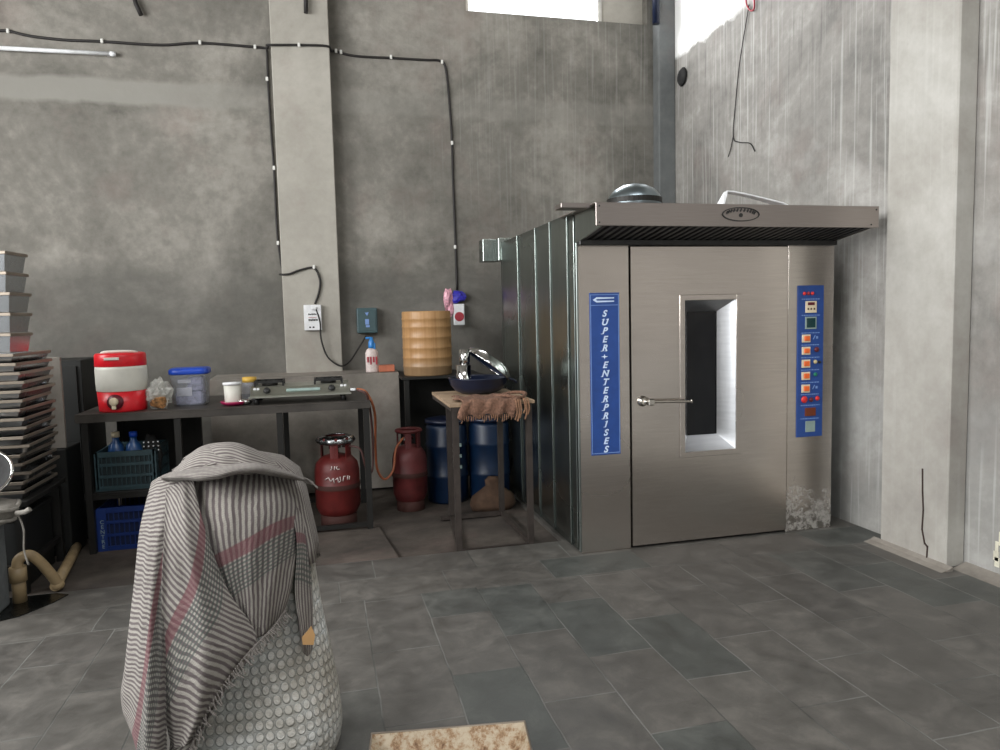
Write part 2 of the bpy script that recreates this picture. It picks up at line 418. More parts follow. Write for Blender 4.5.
# ------------------------------------------------------------------ the room
XL, XR, YF, YB, ZC = -4.2, 3.54, -4.5, 6.9, 5.3
f = MB()
YS = 4.463
f.quad((XL, YF, 0), (XR, YF, 0), (XR, YS, 0), (XL, YS, 0))
f.quad((1.5, YS, 0), (XR, YS, 0), (XR, YB, 0), (1.5, YB, 0))
for a, b in (((XL, YS), (1.5, YS)), ((1.5, YS), (1.5, YB))): f.quad((*a, 0), (*b, 0), (*b, -.025), (*a, -.025))
fl = f.quad((XL, YS, -.025), (1.5, YS, -.025), (1.5, YB, -.025), (XL, YB, -.025)); fl.material_index = 1
g = f.quad((XL, YS, -.003), (.42, YS, -.003), (.34, 5.3, -.003), (XL, 5.3, -.003)); g.material_index = 1
g = f.quad((.42, YS, -.003), (.42, YS, -.025), (.34, 5.3, -.025), (.34, 5.3, -.003)); g.material_index = 1
struct('floor', f, [M['tiles'], M['screed']])

WX0, WX1, WZ = 1.455, 3.30, 4.366
w = MB()
w.box(XL, XR + .25, YB, YB + .25, -.2, WZ).box(XL, WX0, YB, YB + .25, WZ, ZC).box(WX1, XR + .25, YB, YB + .25, WZ, ZC).box(WX0, WX1, YB, YB + .25, 5.15, ZC)
struct('wall_back', w, M['wall_back'])
w = MB(); w.box(2.85, WX1, YB + .1, YB + .16, WZ, 5.15); struct('trim_1', w, M['column'])      # blocked end of the opening
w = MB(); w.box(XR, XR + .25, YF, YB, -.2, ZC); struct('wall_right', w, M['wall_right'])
w = MB()   # left wall with a row of high openings
ops = [(-2.6, -.6), (.2, 2.2), (3.0, 5.0)]
ys = [YF] + [q for o in ops for q in o] + [YB]
LD0, LD1 = 1.4, 3.4
w.box(XL - .25, XL, YF, LD0, -.2, 2.1).box(XL - .25, XL, LD1, YB, -.2, 2.1).box(XL - .25, XL, LD0, LD1, 2.05, 2.1).box(XL - .25, XL, YF, YB, 4.3, ZC)
for i in range(0, len(ys), 2): w.box(XL - .25, XL, ys[i], ys[i + 1], 2.1, 4.3)
struct('wall_left', w, M['wall_side'])
DO0, DO1, DOZ = .6, 2.0, 2.5
w = MB(); w.box(XL, DO0, YF - .25, YF, -.2, ZC).box(DO1, XR, YF - .25, YF, -.2, ZC).box(DO0, DO1, YF - .25, YF, DOZ, ZC)
struct('wall_front', w, M['wall_side'])
KX0, KX1, KY0, KY1 = -1.2, 2.6, -1.8, 1.2  # roof opening added out of view, for light from overhead
w = MB(); w.box(XL - .25, KX0, YF - .25, YB + .25, ZC, ZC + .15).box(KX1, XR + .25, YF - .25, YB + .25, ZC, ZC + .15).box(KX0, KX1, YF - .25, KY0, ZC, ZC + .15).box(KX0, KX1, KY1, YB + .25, ZC, ZC + .15); struct('ceiling', w, M['wall_side'])
wf = MB()
for a, b in ((WX0, WX0 + .04), (2.81, 2.85)): wf.box(a, b, YB + .08, YB + .13, WZ, 5.15)
wf.box(WX0, 2.85, YB + .08, YB + .13, WZ, WZ + .035); struct('window_1', wf, M['frame'])
# back wall column, ledge, right pillar, corner pilaster
w = MB(); w.box(-.314, .184, 6.78, YB, 0, ZC, .006); struct('trim_2', w, M['column'])
w = MB(); w.prism([(6.4, 0), (YB, 0), (YB, 1.03), (6.4, 1.022)], 'x', -.92, .655); struct('trim_3', w, M['ledge'])
w = MB(); w.box(3.41, XR, 3.30, 3.80, 0, ZC, .008); struct('trim_4', w, M['pillar'])
w = MB(); w.box(3.36, XR, 6.76, YB, 0, ZC, .01); struct('trim_5', w, M['damp'])
w = MB()   # mortar fillet along the foot of the right wall
w.prism([(XR, 0), (XR - .10, 0), (XR - .05, .012), (XR, .03)], 'y', YF, 3.29).prism([(3.41, 0), (3.33, 0), (3.38, .01), (3.41, .025)], 'y', 3.25, 3.85)
struct('baseboard_right', w, M['ledge'])
# crack in the pillar
ck = MB(); pts = [(.54, 3.475), (.40, 3.47), (.30, 3.462), (.18, 3.468), (.10, 3.445), (.09, 3.425), (.0, 3.43)]
for a, b in zip(pts, pts[1:]): ck.bar((3.408, a[1], a[0] + .004), (3.408, b[1], b[0] - .004), .006, .010, (1, 0, 0))
struct('trim_6', ck, M['crack'])
# pale paint splash low on the right wall near the pillar
sp = MB(); R = random.Random(3)
for i in range(16):
    y = 3.12 - R.random() * .14; z = .06 + R.random() * .16
    sp.box(XR - .003, XR + .001, y, y + .012 + R.random() * .02, z, z + .03 + R.random() * .05, .0008)
struct('trim_7', sp, M['stain'])

# ------------------------------------------------------------------ rotary rack oven
OX0, OX1, OY, OB, OZ = 1.53, 3.345, 4.18, 6.06, 1.93
ov = thing('rotary_oven', 'big stainless steel rotary rack oven with hood standing in the right corner', 'oven', (2.44, 5.1, 0))
b = MB(); b.box(OX0 + .012, OX1 - .01, OY + .20, OB, 0, 2.125, .004)
for x0, x1, z0, z1 in ((OX0 + .012, 2.2, 0, 2.125), (2.64, OX1 - .01, 0, 2.125), (2.2, 2.64, 1.6, 2.125), (2.2, 2.64, 0, .56)): b.box(x0, x1, OY + .036, OY + .20, z0, z1)
b.build('body', M['steel_side'], ov)
DX0, DX1 = 1.875, 2.985
b = MB(); b.box(OX0, DX0 - .008, OY - .004, OY + .04, 0, OZ, .004); b.build('front_panel', M['steel'], ov)
b = MB(); b.box(DX1 + .008, OX1, OY - .004, OY + .04, 0, OZ, .004); b.build('front_panel', M['steel_dirty'], ov)
b = MB(); b.box(DX0 - .008, DX0 + .05, OY + .016, OY + .035, 0, OZ - .002).box(DX1 - .05, DX1 + .008, OY + .016, OY + .035, 0, OZ - .002).box(DX0 + .05, DX1 - .05, OY + .016, OY + .035, 0, .2).box(DX0 + .05, DX1 - .05, OY + .016, OY + .035, 1.8, OZ - .002); b.build('door_gap', M['gap'], ov)
# door with the viewing port cut out
door = MB(); wx0, wx1, wz0, wz1 = 2.225, 2.62, .585, 1.582
zt, zb = 1.905, .018
for x0, x1, z0, z1 in ((DX0, wx0, zb, zt), (wx1, DX1, zb, zt), (wx0, wx1, wz1, zt), (wx0, wx1, zb, wz0)): door.box(x0, x1, OY - .012, OY + .015, z0, z1)
bmesh.ops.remove_doubles(door.bm, verts=door.bm.verts, dist=1e-5)
dr = door.build('door', M['steel'], ov)
b = MB(); q = .022
b.box(wx0 - q, wx0 + q * .7, OY - .019, OY - .009, wz0 - q, wz1 + q, .002).box(wx1 - q * .7, wx1 + q, OY - .019, OY - .009, wz0 - q, wz1 + q, .002)
b.box(wx0, wx1, OY - .0185, OY - .0095, wz1 - q * .6, wz1 + q, .002).box(wx0, wx1, OY - .0185, OY - .0095, wz0 - q, wz0 + q * .6, .002)
sub(b, 'window_frame', M['steel'], dr, ov)
b = MB(); D = .115; i0, i1, j0, j1 = 2.325, 2.54, .682, 1.495
o4 = [(wx0, OY - .01, wz0), (wx1, OY - .01, wz0), (wx1, OY - .01, wz1), (wx0, OY - .01, wz1)]
n4 = [(i0, OY + D, j0), (i1, OY + D, j0), (i1, OY + D, j1), (i0, OY + D, j1)]
for k in range(4): b.quad(o4[k], o4[(k + 1) % 4], n4[(k + 1) % 4], n4[k])
o = sub(b, 'window_reveal', M['satin'], dr, ov)
b = MB(); b.box(i0, i1, OY + D - .002, OY + D + .006, j0, j1); sub(b, 'window_pane', M['glass'], dr, ov)
# lever handle
b = MB(); b.lathe([(.034, 0), (.034, .008), (.02, .014), (.02, .03)], (0, 0, 0), 20, mat=Matrix.Rotation(PI / 2, 3, 'X'))
bmesh.ops.translate(b.bm, vec=(1.945, OY - .012, .945), verts=b.bm.verts)
hp = b.build('door_handle', M['chrome'], dr, ov.location)
b = MB(); b.box(1.962, 2.005, OY - .075, OY - .03, .92, .962, .006).tube([(1.945, OY - .04, .944), (1.97, OY - .052, .942)], .012, 10, False)
b.tube([(1.995, OY - .054, .941), (2.12, OY - .06, .937), (2.245, OY - .06, .932), (2.262, OY - .06, .932)], [.0085] * 12 + [.0085] * 5 + [.013] * 2, 10)
b.build('handle_lever', M['chrome'], hp, ov.location)
# hood
HY, HZ0, HZ1 = 3.775, 1.982, 2.108
b = MB(); b.box(1.495, 3.335, HY, HY + .012, HZ0, HZ1, .002); b.build('hood_front', M['steel_hood'], ov)
b = MB(); b.box(1.495, 3.345, HY + .012, OY + .22, HZ1 - .004, HZ1 + .004, .001).box(1.325, 1.50, HY + .09, HY + .20, HZ1 - .018, HZ1 + .010, .002); b.build('hood_top', M['steel_hood'], ov)
for i, x in enumerate((1.53, 3.30)):
    b = MB(); b.prism([(HY + .03, HZ0), (HY + .03, HZ1 - .006), (OY + .03, HZ1 - .006), (OY + .03, 1.925)], 'x', x, x + .012); b.build('hood_cheek', M['steel_side'] if i == 0 else M['steel_hood'], ov)
b = MB(); b.prism([(HY + .014, HZ0 + .012), (HY + .014, HZ0 + .02), (OY - .01, 1.957), (OY - .01, 1.945)], 'x', 1.545, 3.298)
fp = b.build('hood_filter', M['gap'], ov)
sl = MB(); n = 36
for k in range(n):
    x = 1.56 + (3.28 - 1.56) * k / (n - 1)
    sl.bar((x, HY + .02, HZ0 + .008), (x, OY - .035, 1.942), .022, .006)
sub(sl, 'filter_slats', M['steel_dark'], fp, ov)
b = MB(); b.box(1.53, 3.33, OY - .05, OY + .02, 1.912, 1.945, .004); b.build('hood_trim', M['steel_dark'], ov)
# oval emblem pressed into the hood front
b = MB(); cx, cz = 2.388 + .0, 2.052
N = 40
for (ra, rb, dy) in ((.118, .038, .003),):
    for k in range(N):
        a0, a1 = 2 * PI * k / N, 2 * PI * (k + 1) / N
        b.bar((cx + ra * math.cos(a0), HY - dy, cz + rb * math.sin(a0)), (cx + ra * math.cos(a1), HY - dy, cz + rb * math.sin(a1)), .006, .005)
for k in range(11):   # worn letters around the top of the oval
    a = PI * (.12 + .76 * k / 10); x, z = cx + .095 * math.cos(a), cz + .024 * math.sin(a)
    b.bar((x - .004, HY - .003, z - .009), (x + .003, HY - .003, z + .009), .007, .005).bar((x - .006, HY - .003, z - .001), (x + .007, HY - .003, z + .001), .006, .004)
b.lathe([(.012, 0), (.012, .004)], (0, 0, 0), 14, mat=Matrix.Rotation(PI / 2, 3, 'X')) ; vs = [v for v in b.bm.verts if abs(v.co.x) < .1]
bmesh.ops.translate(b.bm, vec=(cx, HY, cz - .005), verts=vs)
b.build('emblem', M['steel_dark'], ov)
b = MB()
for x, z in ((1.515, 2.0), (1.515, 2.09), (3.28, 2.0), (3.315, 2.09)): MB().sphere((x, HY - .001, z), .006, (1, .5, 1), 1).build('screw', M['steel_dark'], ov)
# side cladding sheets and seam strips
for (y0, y1, dx, m) in ((4.23, 4.33, 0, 'steel_side'), (4.335, 4.68, .004, 'steel_side'), (4.685, 5.02, .002, 'steel_side'), (5.025, 5.5, .001, 'steel_side'), (5.505, OB, 0, 'steel_side')):
    b = MB(); nn = 10; R = random.Random(int(y0 * 100)); amp = .014 if m and y0 == 4.335 else .005
    X0 = OX0 - .004 - dx
    rows = [[Vector((X0 + amp * (R.random() - .5) * (0 if i in (0, nn) or j in (0, 3) else 1) * (1 if j > 0 else 0), y0 + (y1 - y0) * j / 3, .01 + 2.11 * i / nn)) for j in range(4)] for i in range(nn + 1)]
    vv = [[b.bm.verts.new(p) for p in r] for r in rows]
    for i in range(nn):
        for j in range(3): b.bm.faces.new((vv[i][j], vv[i][j + 1], vv[i + 1][j + 1], vv[i + 1][j])).smooth = True
    bmesh.ops.subdivide_edges(b.bm, edges=b.bm.edges, cuts=2, use_grid_fill=True, smooth=.8)
    so = b.build('side_sheet', M['steel_side'], ov); md = so.modifiers.new('s', 'SOLIDIFY'); md.thickness = .004; md.offset = 1
b = MB()
for y in (4.333, 4.683, 5.022, 5.503): b.box(OX0 - .014, OX0 - .005, y - .003, y + .003, .01, 2.12, .001)
b.box(OX0 - .01, OX0 + .004, OY - .006, OY + .008, .01, 1.93, .002)
b.build('seam_strip', M['steel_side'], ov)
b = MB(); b.box(1.385, 1.52, 6.12, 6.28, 1.97, 2.16, .004).box(1.50, 1.62, 6.03, 6.2, 1.97, 2.16, .004); b.build('exhaust_duct', M['steel_side'], ov)
# blue name sign
SX0, SX1, SZ0, SZ1 = 1.603, 1.798, .618, 1.626
b = MB(); b.box(SX0, SX1, OY - .009, OY - .004, SZ0, SZ1, .0015); sg = b.build('sign_board', M['blueboard'], ov); sg['label'] = 'narrow blue board with white upright lettering'
b = MB()
b.box(SX0 + .004, SX0 + .008, OY - .0105, OY - .0095, SZ0 + .01, SZ1 - .01).box(SX1 - .008, SX1 - .004, OY - .0105, OY - .0095, SZ0 + .01, SZ1 - .01).box(SX0 + .008, SX1 - .008, OY - .0105, OY - .0095, 1.548, 1.552).box(SX0 + .008, SX1 - .008, OY - .0105, OY - .0095, SZ1 - .014, SZ1 - .01).box(SX0 + .008, SX1 - .008, OY - .0105, OY - .0095, SZ0 + .01, SZ0 + .014)
sub(b, 'sign_border', M['paleblue'], sg, ov)
L = MB(); word = 'SUPER*ENTERPRISES'; step = (1.497 - .652) / 16
for i, ch in enumerate(word):
    z = 1.497 - i * step; xc = (SX0 + SX1) / 2 - .004 + .0016 * (i - 8) * 0
    if ch == '*':
        L.prism([(xc - .024, z), (xc - .004, z + .004), (xc, z + .016), (xc + .004, z + .004), (xc + .024, z), (xc + .004, z - .004), (xc, z - .016), (xc - .004, z - .004)], 'y', OY - .011, OY - .0095); continue
    add_text(L, ch, (xc, OY - .0102, z), .055, sx=1.02, depth=.0008, shear=.32, bold=.0017)
    ft = {'U': ((-.014, .018), (.013, .018)), 'P': ((-.010, -.018),), 'R': ((-.012, -.018), (.013, -.018)), 'N': ((-.014, -.018), (.014, .018)), 'I': ((.0, .0165), (.0, -.0165)), 'T': ((0, -.017),), 'E': (), 'S': ()}[ch]
    for dx, dz in ft: L.box(xc + dx + dz * .32 - .0065, xc + dx + dz * .32 + .0065, OY - .0108, OY - .0096, z + dz - .0016, z + dz + .0016)
sub(L, 'sign_lettering', M['letter'], sg, ov)
L = MB(); z = 1.583   # small maker's device: a dart shape with two lines of writing
L.prism([(SX0 + .02, z), (SX0 + .045, z + .016), (SX0 + .16, z + .014), (SX0 + .16, z + .007), (SX0 + .05, z + .005), (SX0 + .04, z), (SX0 + .05, z - .005), (SX0 + .16, z - .006), (SX0 + .16, z - .013), (SX0 + .045, z - .016)], 'y', OY - .011, OY - .0095)
sub(L, 'sign_device', M['letter'], sg, ov)
# control panel
PX0, PX1, PZ0, PZ1 = 3.063, 3.262, .640, 1.652
b = MB(); b.box(PX0, PX1, OY - .010, OY - .004, PZ0, PZ1, .0015); cp = b.build('control_panel', M['blueboard'], ov); cp['label'] = 'upright blue board with orange switches and displays'
def px(u): return PX0 + (u - 796.5) * (PX1 - PX0) / 26.5
def pz(v): return PZ1 - (v - 285.5) * (PZ1 - PZ0) / 151.5
Yp = OY - .010
def plate(name, u0, u1, v0, v1, m, d=.006, bev=.001): return sub(MB().box(px(u0), px(u1), Yp - d, Yp + .001, pz(v1), pz(v0), bev), name, m, cp, ov)
plate('timer', 804.2, 815.2, 301, 312.5, M['cream'])
plate('timer_display', 806, 813, 302.2, 305, M['darkred'], .008)
for u in (806.5, 809.5, 812.6): plate('timer_button', u - .7, u + .7, 307.8, 309.6, M['rust'], .009)
plate('meter_frame', 804, 815.2, 316.5, 328.6, M['greygreen'])
plate('meter_display', 805.2, 814, 317.8, 327.2, M['darkgreen'], .008)
for v0, v1 in ((334, 341.8), (346.3, 354), (359, 367), (371.3, 379.3), (384, 392)):
    plate('switch_bezel', 801, 809.3, v0, v1, M['cream']); plate('rocker_switch', 802.8, 808.3, v0 + 1.5, v1 - 1.5, M['orange'], .013, .003)
def lamp(u, v, m, r=.014):
    q = MB(); q.lathe([(r, 0), (r * .95, .006), (r * .6, .011), (.001, .013)], (0, 0, 0), 16, mat=Matrix.Rotation(PI / 2, 3, 'X'), cap=True)
    bmesh.ops.translate(q.bm, vec=(px(u), Yp, pz(v)), verts=q.bm.verts); sub(q, 'indicator_lamp', m, cp, ov)
lamp(816, 349.3, M['darkred'], .018); lamp(814.8, 361.5, M['yellowlamp']); lamp(819, 362, M['black'], .010); lamp(815, 374.2, M['greenlamp']); lamp(804, 399, M['redlamp'], .024); lamp(811, 399.5, M['darkred'], .016); lamp(817.3, 398.5, M['redlamp'], .016)
lamp(803, 293.4, M['redlamp'], .012); lamp(807, 293.4, M['crimson'], .012); lamp(811, 293.4, M['redlamp'], .012)
plate('temperature_display', 804.7, 815.5, 407.5, 415.8, M['brown'])
plate('power_socket', 805.5, 815, 421, 432, M['greygreen'])
L = MB(); R = random.Random(5)
for v in (299, 315, 332.5, 344.5, 357, 369.5, 382, 394, 405, 418.5):   # rows of tiny captions
    u = 800.5
    while u < 819:
        d = .6 + R.random() * 1.4; L.box(px(u), px(u + d), Yp - .0006, Yp + .001, pz(v + .45), pz(v - .45)); u += d + .5
for v in (337, 387): L.prism([(px(812), pz(v + 2)), (px(814), pz(v - 2)), (px(815), pz(v - 2)), (px(813), pz(v + 2))], 'y', Yp - .001, Yp + .001).box(px(815.5), px(817.5), Yp - .001, Yp + .001, pz(v + 1.5), pz(v - 1))
sub(L, 'captions', M['paleblue'], cp, ov)

# things on the oven
t = thing('steel_bowl', 'upturned blue-grey metal bowl lying on top of the oven hood', 'bowl', (1.835, 4.02, 2.113))
MB().lathe([(.150, 0), (.158, .02), (.158, .05), (.148, .075), (.12, .108), (.075, .132), (.03, .142), (.0, .143)], t.location, 40).build('bowl_shell', steel('bowl_metal', (150, 162, 168), .3, (3, 3, 3)), t)
b = MB()
for k in range(40):
    a0, a1 = 2 * PI * k / 40, 2 * PI * (k + 1) / 40
    b.bar(t.location + Vector((.159 * math.cos(a0), .159 * math.sin(a0), .04)), t.location + Vector((.159 * math.cos(a1), .159 * math.sin(a1), .04)), .008, .03)
b.build('rim_band', M['iron'], t)
b = MB(); p = [at(715, 199, 4.35), at(720, 187, 4.35), at(800, 199, 4.75), at(795, 203, 4.4)]
b = MB(); V0 = Vector((2.66, 4.35, 2.13)); 
pr = [((2.395, 3.93, 2.215), (2.43, 4.03, 2.22)), ((2.44, 3.93, 2.213), (2.50, 4.03, 2.215)), ((2.54, 3.93, 2.198), (2.60, 4.03, 2.198)), ((2.66, 3.93, 2.175), (2.70, 4.03, 2.175)), ((2.78, 3.93, 2.150), (2.80, 4.03, 2.150)), ((2.86, 3.93, 2.118), (2.87, 4.03, 2.118))]
pv = [[b.bm.verts.new(q) for q in r] for r in ([((2.365, 3.93, 2.118), (2.365, 4.03, 2.118))] + pr)]
for r0, r1 in zip(pv, pv[1:]): b.bm.faces.new((r0[0], r0[1], r1[1], r1[0]))
o = b.build('metal_sheet', M['white']); md = o.modifiers.new('s', 'SOLIDIFY'); md.thickness = .008
tag(recenter(o, (2.6, 3.98, 2.118)), 'pale bent sheet lying folded on top of the oven hood', 'sheet')

# ------------------------------------------------------------------ small angle-iron table beside the oven
TX0, TX1, TY0, TY1, TZ = .79, 1.31, 4.48, 5.28, .95
t = thing('work_table', 'tall angle-iron table with a pale worn board top beside the oven', 'table', (1.05, 4.9, -.02))
b = MB(); b.prism([(TX0 - .02, TY0 - .01), (TX1 + .02, TY0 - .01), (TX1 + .03, TY1), (TX0 - .01, TY1)], 'z', TZ - .02, TZ); b.build('table_top', M['plank'], t)
for x, y in ((TX0 + .02, TY0 + .01), (TX1 - .015, TY0 + .01), (TX0 + .11, TY1 - .02), (TX1 - .02, TY1 - .02)):
    z0 = 0 if y < 4.6 else 0
    b = MB(); b.box(x - .019, x + .019, y - .004, y + .004, -.025, TZ - .02).box(x - .019, x - .012, y + .004, y + .03, -.025, TZ - .02); b.build('leg', M['angle'], t)
b = MB(); y0, y1 = TY0 + .012, TY1 - .02
b.bar((TX0 + .02, y1, 0), (TX1 - .02, y1, 0), .03, .03).bar((TX0 + .02, y0, .0), (TX0 + .11, y1, .0), .03, .03).bar((TX1 - .015, y0, 0), (TX1 - .02, y1, 0), .03, .03).bar((TX0, y0, -.008), (TX1, y0, -.008), .02, .02)
b.build('floor_frame', M['angle'], t)
b = MB(); b.bar((TX0, TY0 + .004, TZ - .035), (TX1, TY0 + .004, TZ - .035), .01, .03).bar((TX0, TY0 + .02, TZ - .035), (TX0, TY1, TZ - .035), .01, .03).bar((TX1, TY0 + .02, TZ - .035), (TX1, TY1, TZ - .035), .01, .03); b.build('apron', M['angle'], t)
# fringed jute mat
t = thing('jute_mat', 'brown fringed jute mat hanging over the front of the work table', 'mat', (1.12, 4.62, TZ))
b = MB(); R = random.Random(9); nx, ny = 16, 14; vv = []
for i in range(nx + 1):
    col = []
    for j in range(ny + 1):
        x = .835 + .37 * i / nx + (.02 * math.sin(j * .8)); s = j / ny
        lay = .30; drop = .095 + .02 * math.sin(i * 1.3)
        L_ = s * (lay + drop)
        if L_ < lay: y = 4.76 - L_ * .98; z = TZ + .010 + .008 * math.sin(i * 1.1 + j) + .006 * R.random()
        else: y = 4.462 - .008 * math.sin(i * 1.7) - .006 * R.random(); z = TZ + .008 - (L_ - lay)
        col.append(b.bm.verts.new((x, y, z)))
    vv.append(col)
for i in range(nx):
    for j in range(ny): b.bm.faces.new((vv[i][j], vv[i][j + 1], vv[i + 1][j + 1], vv[i + 1][j])).smooth = True
o = b.build('mat_weave', M['rag'], t); md = o.modifiers.new('s', 'SOLIDIFY'); md.thickness = .007; md.offset = 1
b = MB()
for i in range(26):
    x = .845 + .365 * i / 25; d = .02 + .03 * R.random(); z = TZ - .078
    b.tube([(x, 4.455, z), (x + .006 * (R.random() - .5), 4.452, z - d * .5), (x + .015 * (R.random() - .5), 4.455, z - d)], .0035, 5)
for x, d in ((1.215, .13), (1.228, .11), (1.265, .12), (1.282, .09), (1.255, .08), (1.20, .12)):
    b.tube([(x, 4.475, TZ + .012), (x, 4.45, TZ - .005), (x + .005, 4.448, TZ - d * .6), (x - .008, 4.45, TZ - d)], .0065, 6)
b.build('fringe', M['fringe'], t)
b = MB(); ring = []
for k in range(22):
    a = 2 * PI * k / 22; ring.append((1.215 + (.095 + .02 * math.sin(3 * a)) * math.cos(a), 4.62 + .12 * math.sin(a), TZ + .022 + .008 * math.sin(2 * a)))
b.tube(ring + [ring[0]], .012, 6); b.build('rope_edge', M['rag'], t)
# tub with utensils
TC = Vector((1.085, 5.06, TZ + .002))
t = thing('tub', 'round navy blue tub on the angle-iron work table', 'tub', TC)
MB().lathe([(.0, .0), (.12, .0), (.165, .02), (.198, .06), (.212, .105), (.218, .11), (.214, .115), (.205, .108), (.19, .062), (.155, .03), (.0, .018)], TC, 44).build('tub_wall', M['tub'], t)
b = MB(); b.tube([TC + Vector((.20, .02, .10)), TC + Vector((.25, .0, .085)), TC + Vector((.27, -.05, .07)), TC + Vector((.24, -.07, .09)), TC + Vector((.203, -.06, .10))], .009, 8); b.build('tub_handle', M['tub'], t)
rotp = Matrix.Rotation(math.radians(38), 3, 'Y')
t = thing('frying_pan', 'round dark pan with bright rim leaning up inside the navy tub', 'pan', TC + Vector((.075, 0, .115)))
pc = TC + Vector((.085, .0, .205))
MB().lathe([(.0, .035), (.135, .035), (.172, .01), (.178, -.012)], pc, 40, mat=rotp, cap=False).build('pan_body', M['tub'], t)
b = MB(); ring = [pc + rotp @ Vector((.181 * math.cos(2 * PI * k / 30), .181 * math.sin(2 * PI * k / 30), -.012)) for k in range(31)]
b.tube(ring, .005, 6, False)
b.lathe([(.141, .044), (.179, .014), (.185, -.012)], pc, 40, mat=rotp, cap=False)
b.build('pan_rim', M['steel_shiny'], t)
for nm, x, y, z0, hh, r, lab in (('steel_cup', .975, 5.03, TZ + .022, .185, .050, 'wide shiny steel cup holding up the tumbler inside the navy tub'), ('steel_tumbler', .985, 5.03, TZ + .022 + .187, .11, .037, 'shiny steel tumbler stacked on the wide cup in the navy tub')):
    tt = MB(); tt.lathe([(.0, 0), (r * .85, 0), (r, .005), (r * 1.05, hh), (0, hh)] if nm == 'steel_cup' else [(.0, 0), (r * .85, 0), (r, .005), (r * 1.05, hh), (r * .98, hh), (r * .92, .01), (0, .01)], (x, y, z0), 24)
    tag(recenter(tt.build(nm, M['steel_shiny']), (x, y, z0)), lab, 'cup')
# tan bag on the floor under the work table
b = MB(); b.lathe([(.0, -.02), (.15, -.02), (.17, .02), (.15, .09), (.09, .14), (.05, .17), (.06, .21), (.03, .24), (.0, .24)], (1.27, 5.47, 0), 18, sx=1.1, sy=.6)
for v in b.bm.verts: v.co += Vector((random.uniform(-.012, .012), random.uniform(-.01, .01), 0)); 
tag(recenter(b.build('bag', M['rag_tan']), (1.27, 5.47, -.025)), 'slumped tan cloth bag on the floor behind the work table legs', 'bag')

# ------------------------------------------------------------------ dark stand with the wooden drum, blue drums
t = thing('storage_stand', 'dark metal stand under the wooden drum against the back wall', 'stand', (1.0, 6.35, -.025))
MB().box(.652, 1.36, 6.1, 6.78, .975, 1.0, .003).build('stand_top', M['iron'], t)
for x, y in ((.69, 6.13), (1.33, 6.13), (.69, 6.74), (1.33, 6.74)): MB().box(x - .02, x + .02, y - .02, y + .02, -.025, .975).build('leg', M['iron'], t)
MB().box(.71, 1.33, 6.74, 6.755, .05, .97).build('back_sheet', M['iron'], t)
t = thing('wooden_drum', 'varnished tan drum with hoops standing on the dark stand', 'drum', (.905, 6.32, 1.0))
pf = [(.0, 0), (.205, 0), (.21, .01)]
for z in (.08, .155, .24, .33, .42, .49): pf += [(.213, z - .010), (.2165, z - .005), (.2165, z + .005), (.2135, z + .010)]
pf += [(.213, .545), (.208, .555), (.19, .555), (.19, .52), (.0, .52)]
MB().lathe(pf, t.location, 48).build('drum_wall', M['drumwood'], t)
for x, y, lab in ((.98, 5.89, 'blue plastic drum just right of the maroon gas cylinder'), (1.335, 5.86, 'blue plastic drum in the dark next to the oven side')):
    t = thing('plastic_drum', lab, 'drum', (x, y, -.025), 'blue drums under the stand')
    MB().lathe([(.0, 0), (.16, 0), (.168, .02), (.17, .2), (.175, .21), (.175, .235), (.17, .245), (.17, .45), (.175, .46), (.175, .485), (.17, .495), (.168, .62), (.15, .66), (.0, .66)], t.location, 36).build('drum_body', M['navydrum'], t)
    MB().lathe([(.15, .655), (.175, .655), (.175, .685), (.15, .69), (.0, .69)], t.location, 36).build('drum_lid', M['tub'], t)
    L = MB()
    for k in range(5): L.box(x + .02, x + .09 - .02 * (k % 2), y - .188, y - .17, .45 - k * .045, .475 - k * .045)
    if x < 1.1: L.build('drum_marking', M['greygreen'], t)
    else: L.bm.free()
# hanging packets
t = thing('hanging_packets', 'cluster of blue, pink and white packets hung on the back wall cable', 'packets', (1.24, 6.86, 1.62))
b = MB(); p0, p1 = at(453.5, 304, 6.82), at(465, 325, 6.82)
b.box(p0.x, p1.x, 6.82, 6.85, p1.z, p0.z, .006); ca = b.build('card_packet', M['white'], t); ca['label'] = 'white packet with a crimson round mark'
b = MB(); b.lathe([(.045, 0), (.045, .003)], (0, 0, 0), 20, mat=Matrix.Rotation(PI / 2, 3, 'X')); bmesh.ops.translate(b.bm, vec=((p0.x + p1.x) / 2, 6.819, (p0.z + p1.z) / 2 - .02), verts=b.bm.verts)
sub(b, 'round_mark', M['crimson'], ca, t)
R = random.Random(2)
def crumple(c, r, sc, seed, s=2):
    q = MB(); q.sphere((0, 0, 0), r, (1, 1, 1), s); R2 = random.Random(seed)
    for v in q.bm.verts: v.co *= .75 + .5 * R2.random()
    for v in q.bm.verts: v.co = Vector((v.co.x * sc[0], v.co.y * sc[1], v.co.z * sc[2])) + Vector(c)
    for f_ in q.bm.faces: f_.smooth = False
    return q
c = at(458, 297, 6.84); crumple(c, .07, (1, .4, .85), 1).build('blue_packet', M['bluefoil'], t)
c = at(448, 300, 6.84); crumple(c, .085, (.55, .35, 1.3), 4).build('pink_packet', M['pinkfoil'], t)
c = at(451, 310, 6.83); crumple(c, .06, (.45, .3, 1.0), 6).build('pink_packet', M['pinkfoil'], t)

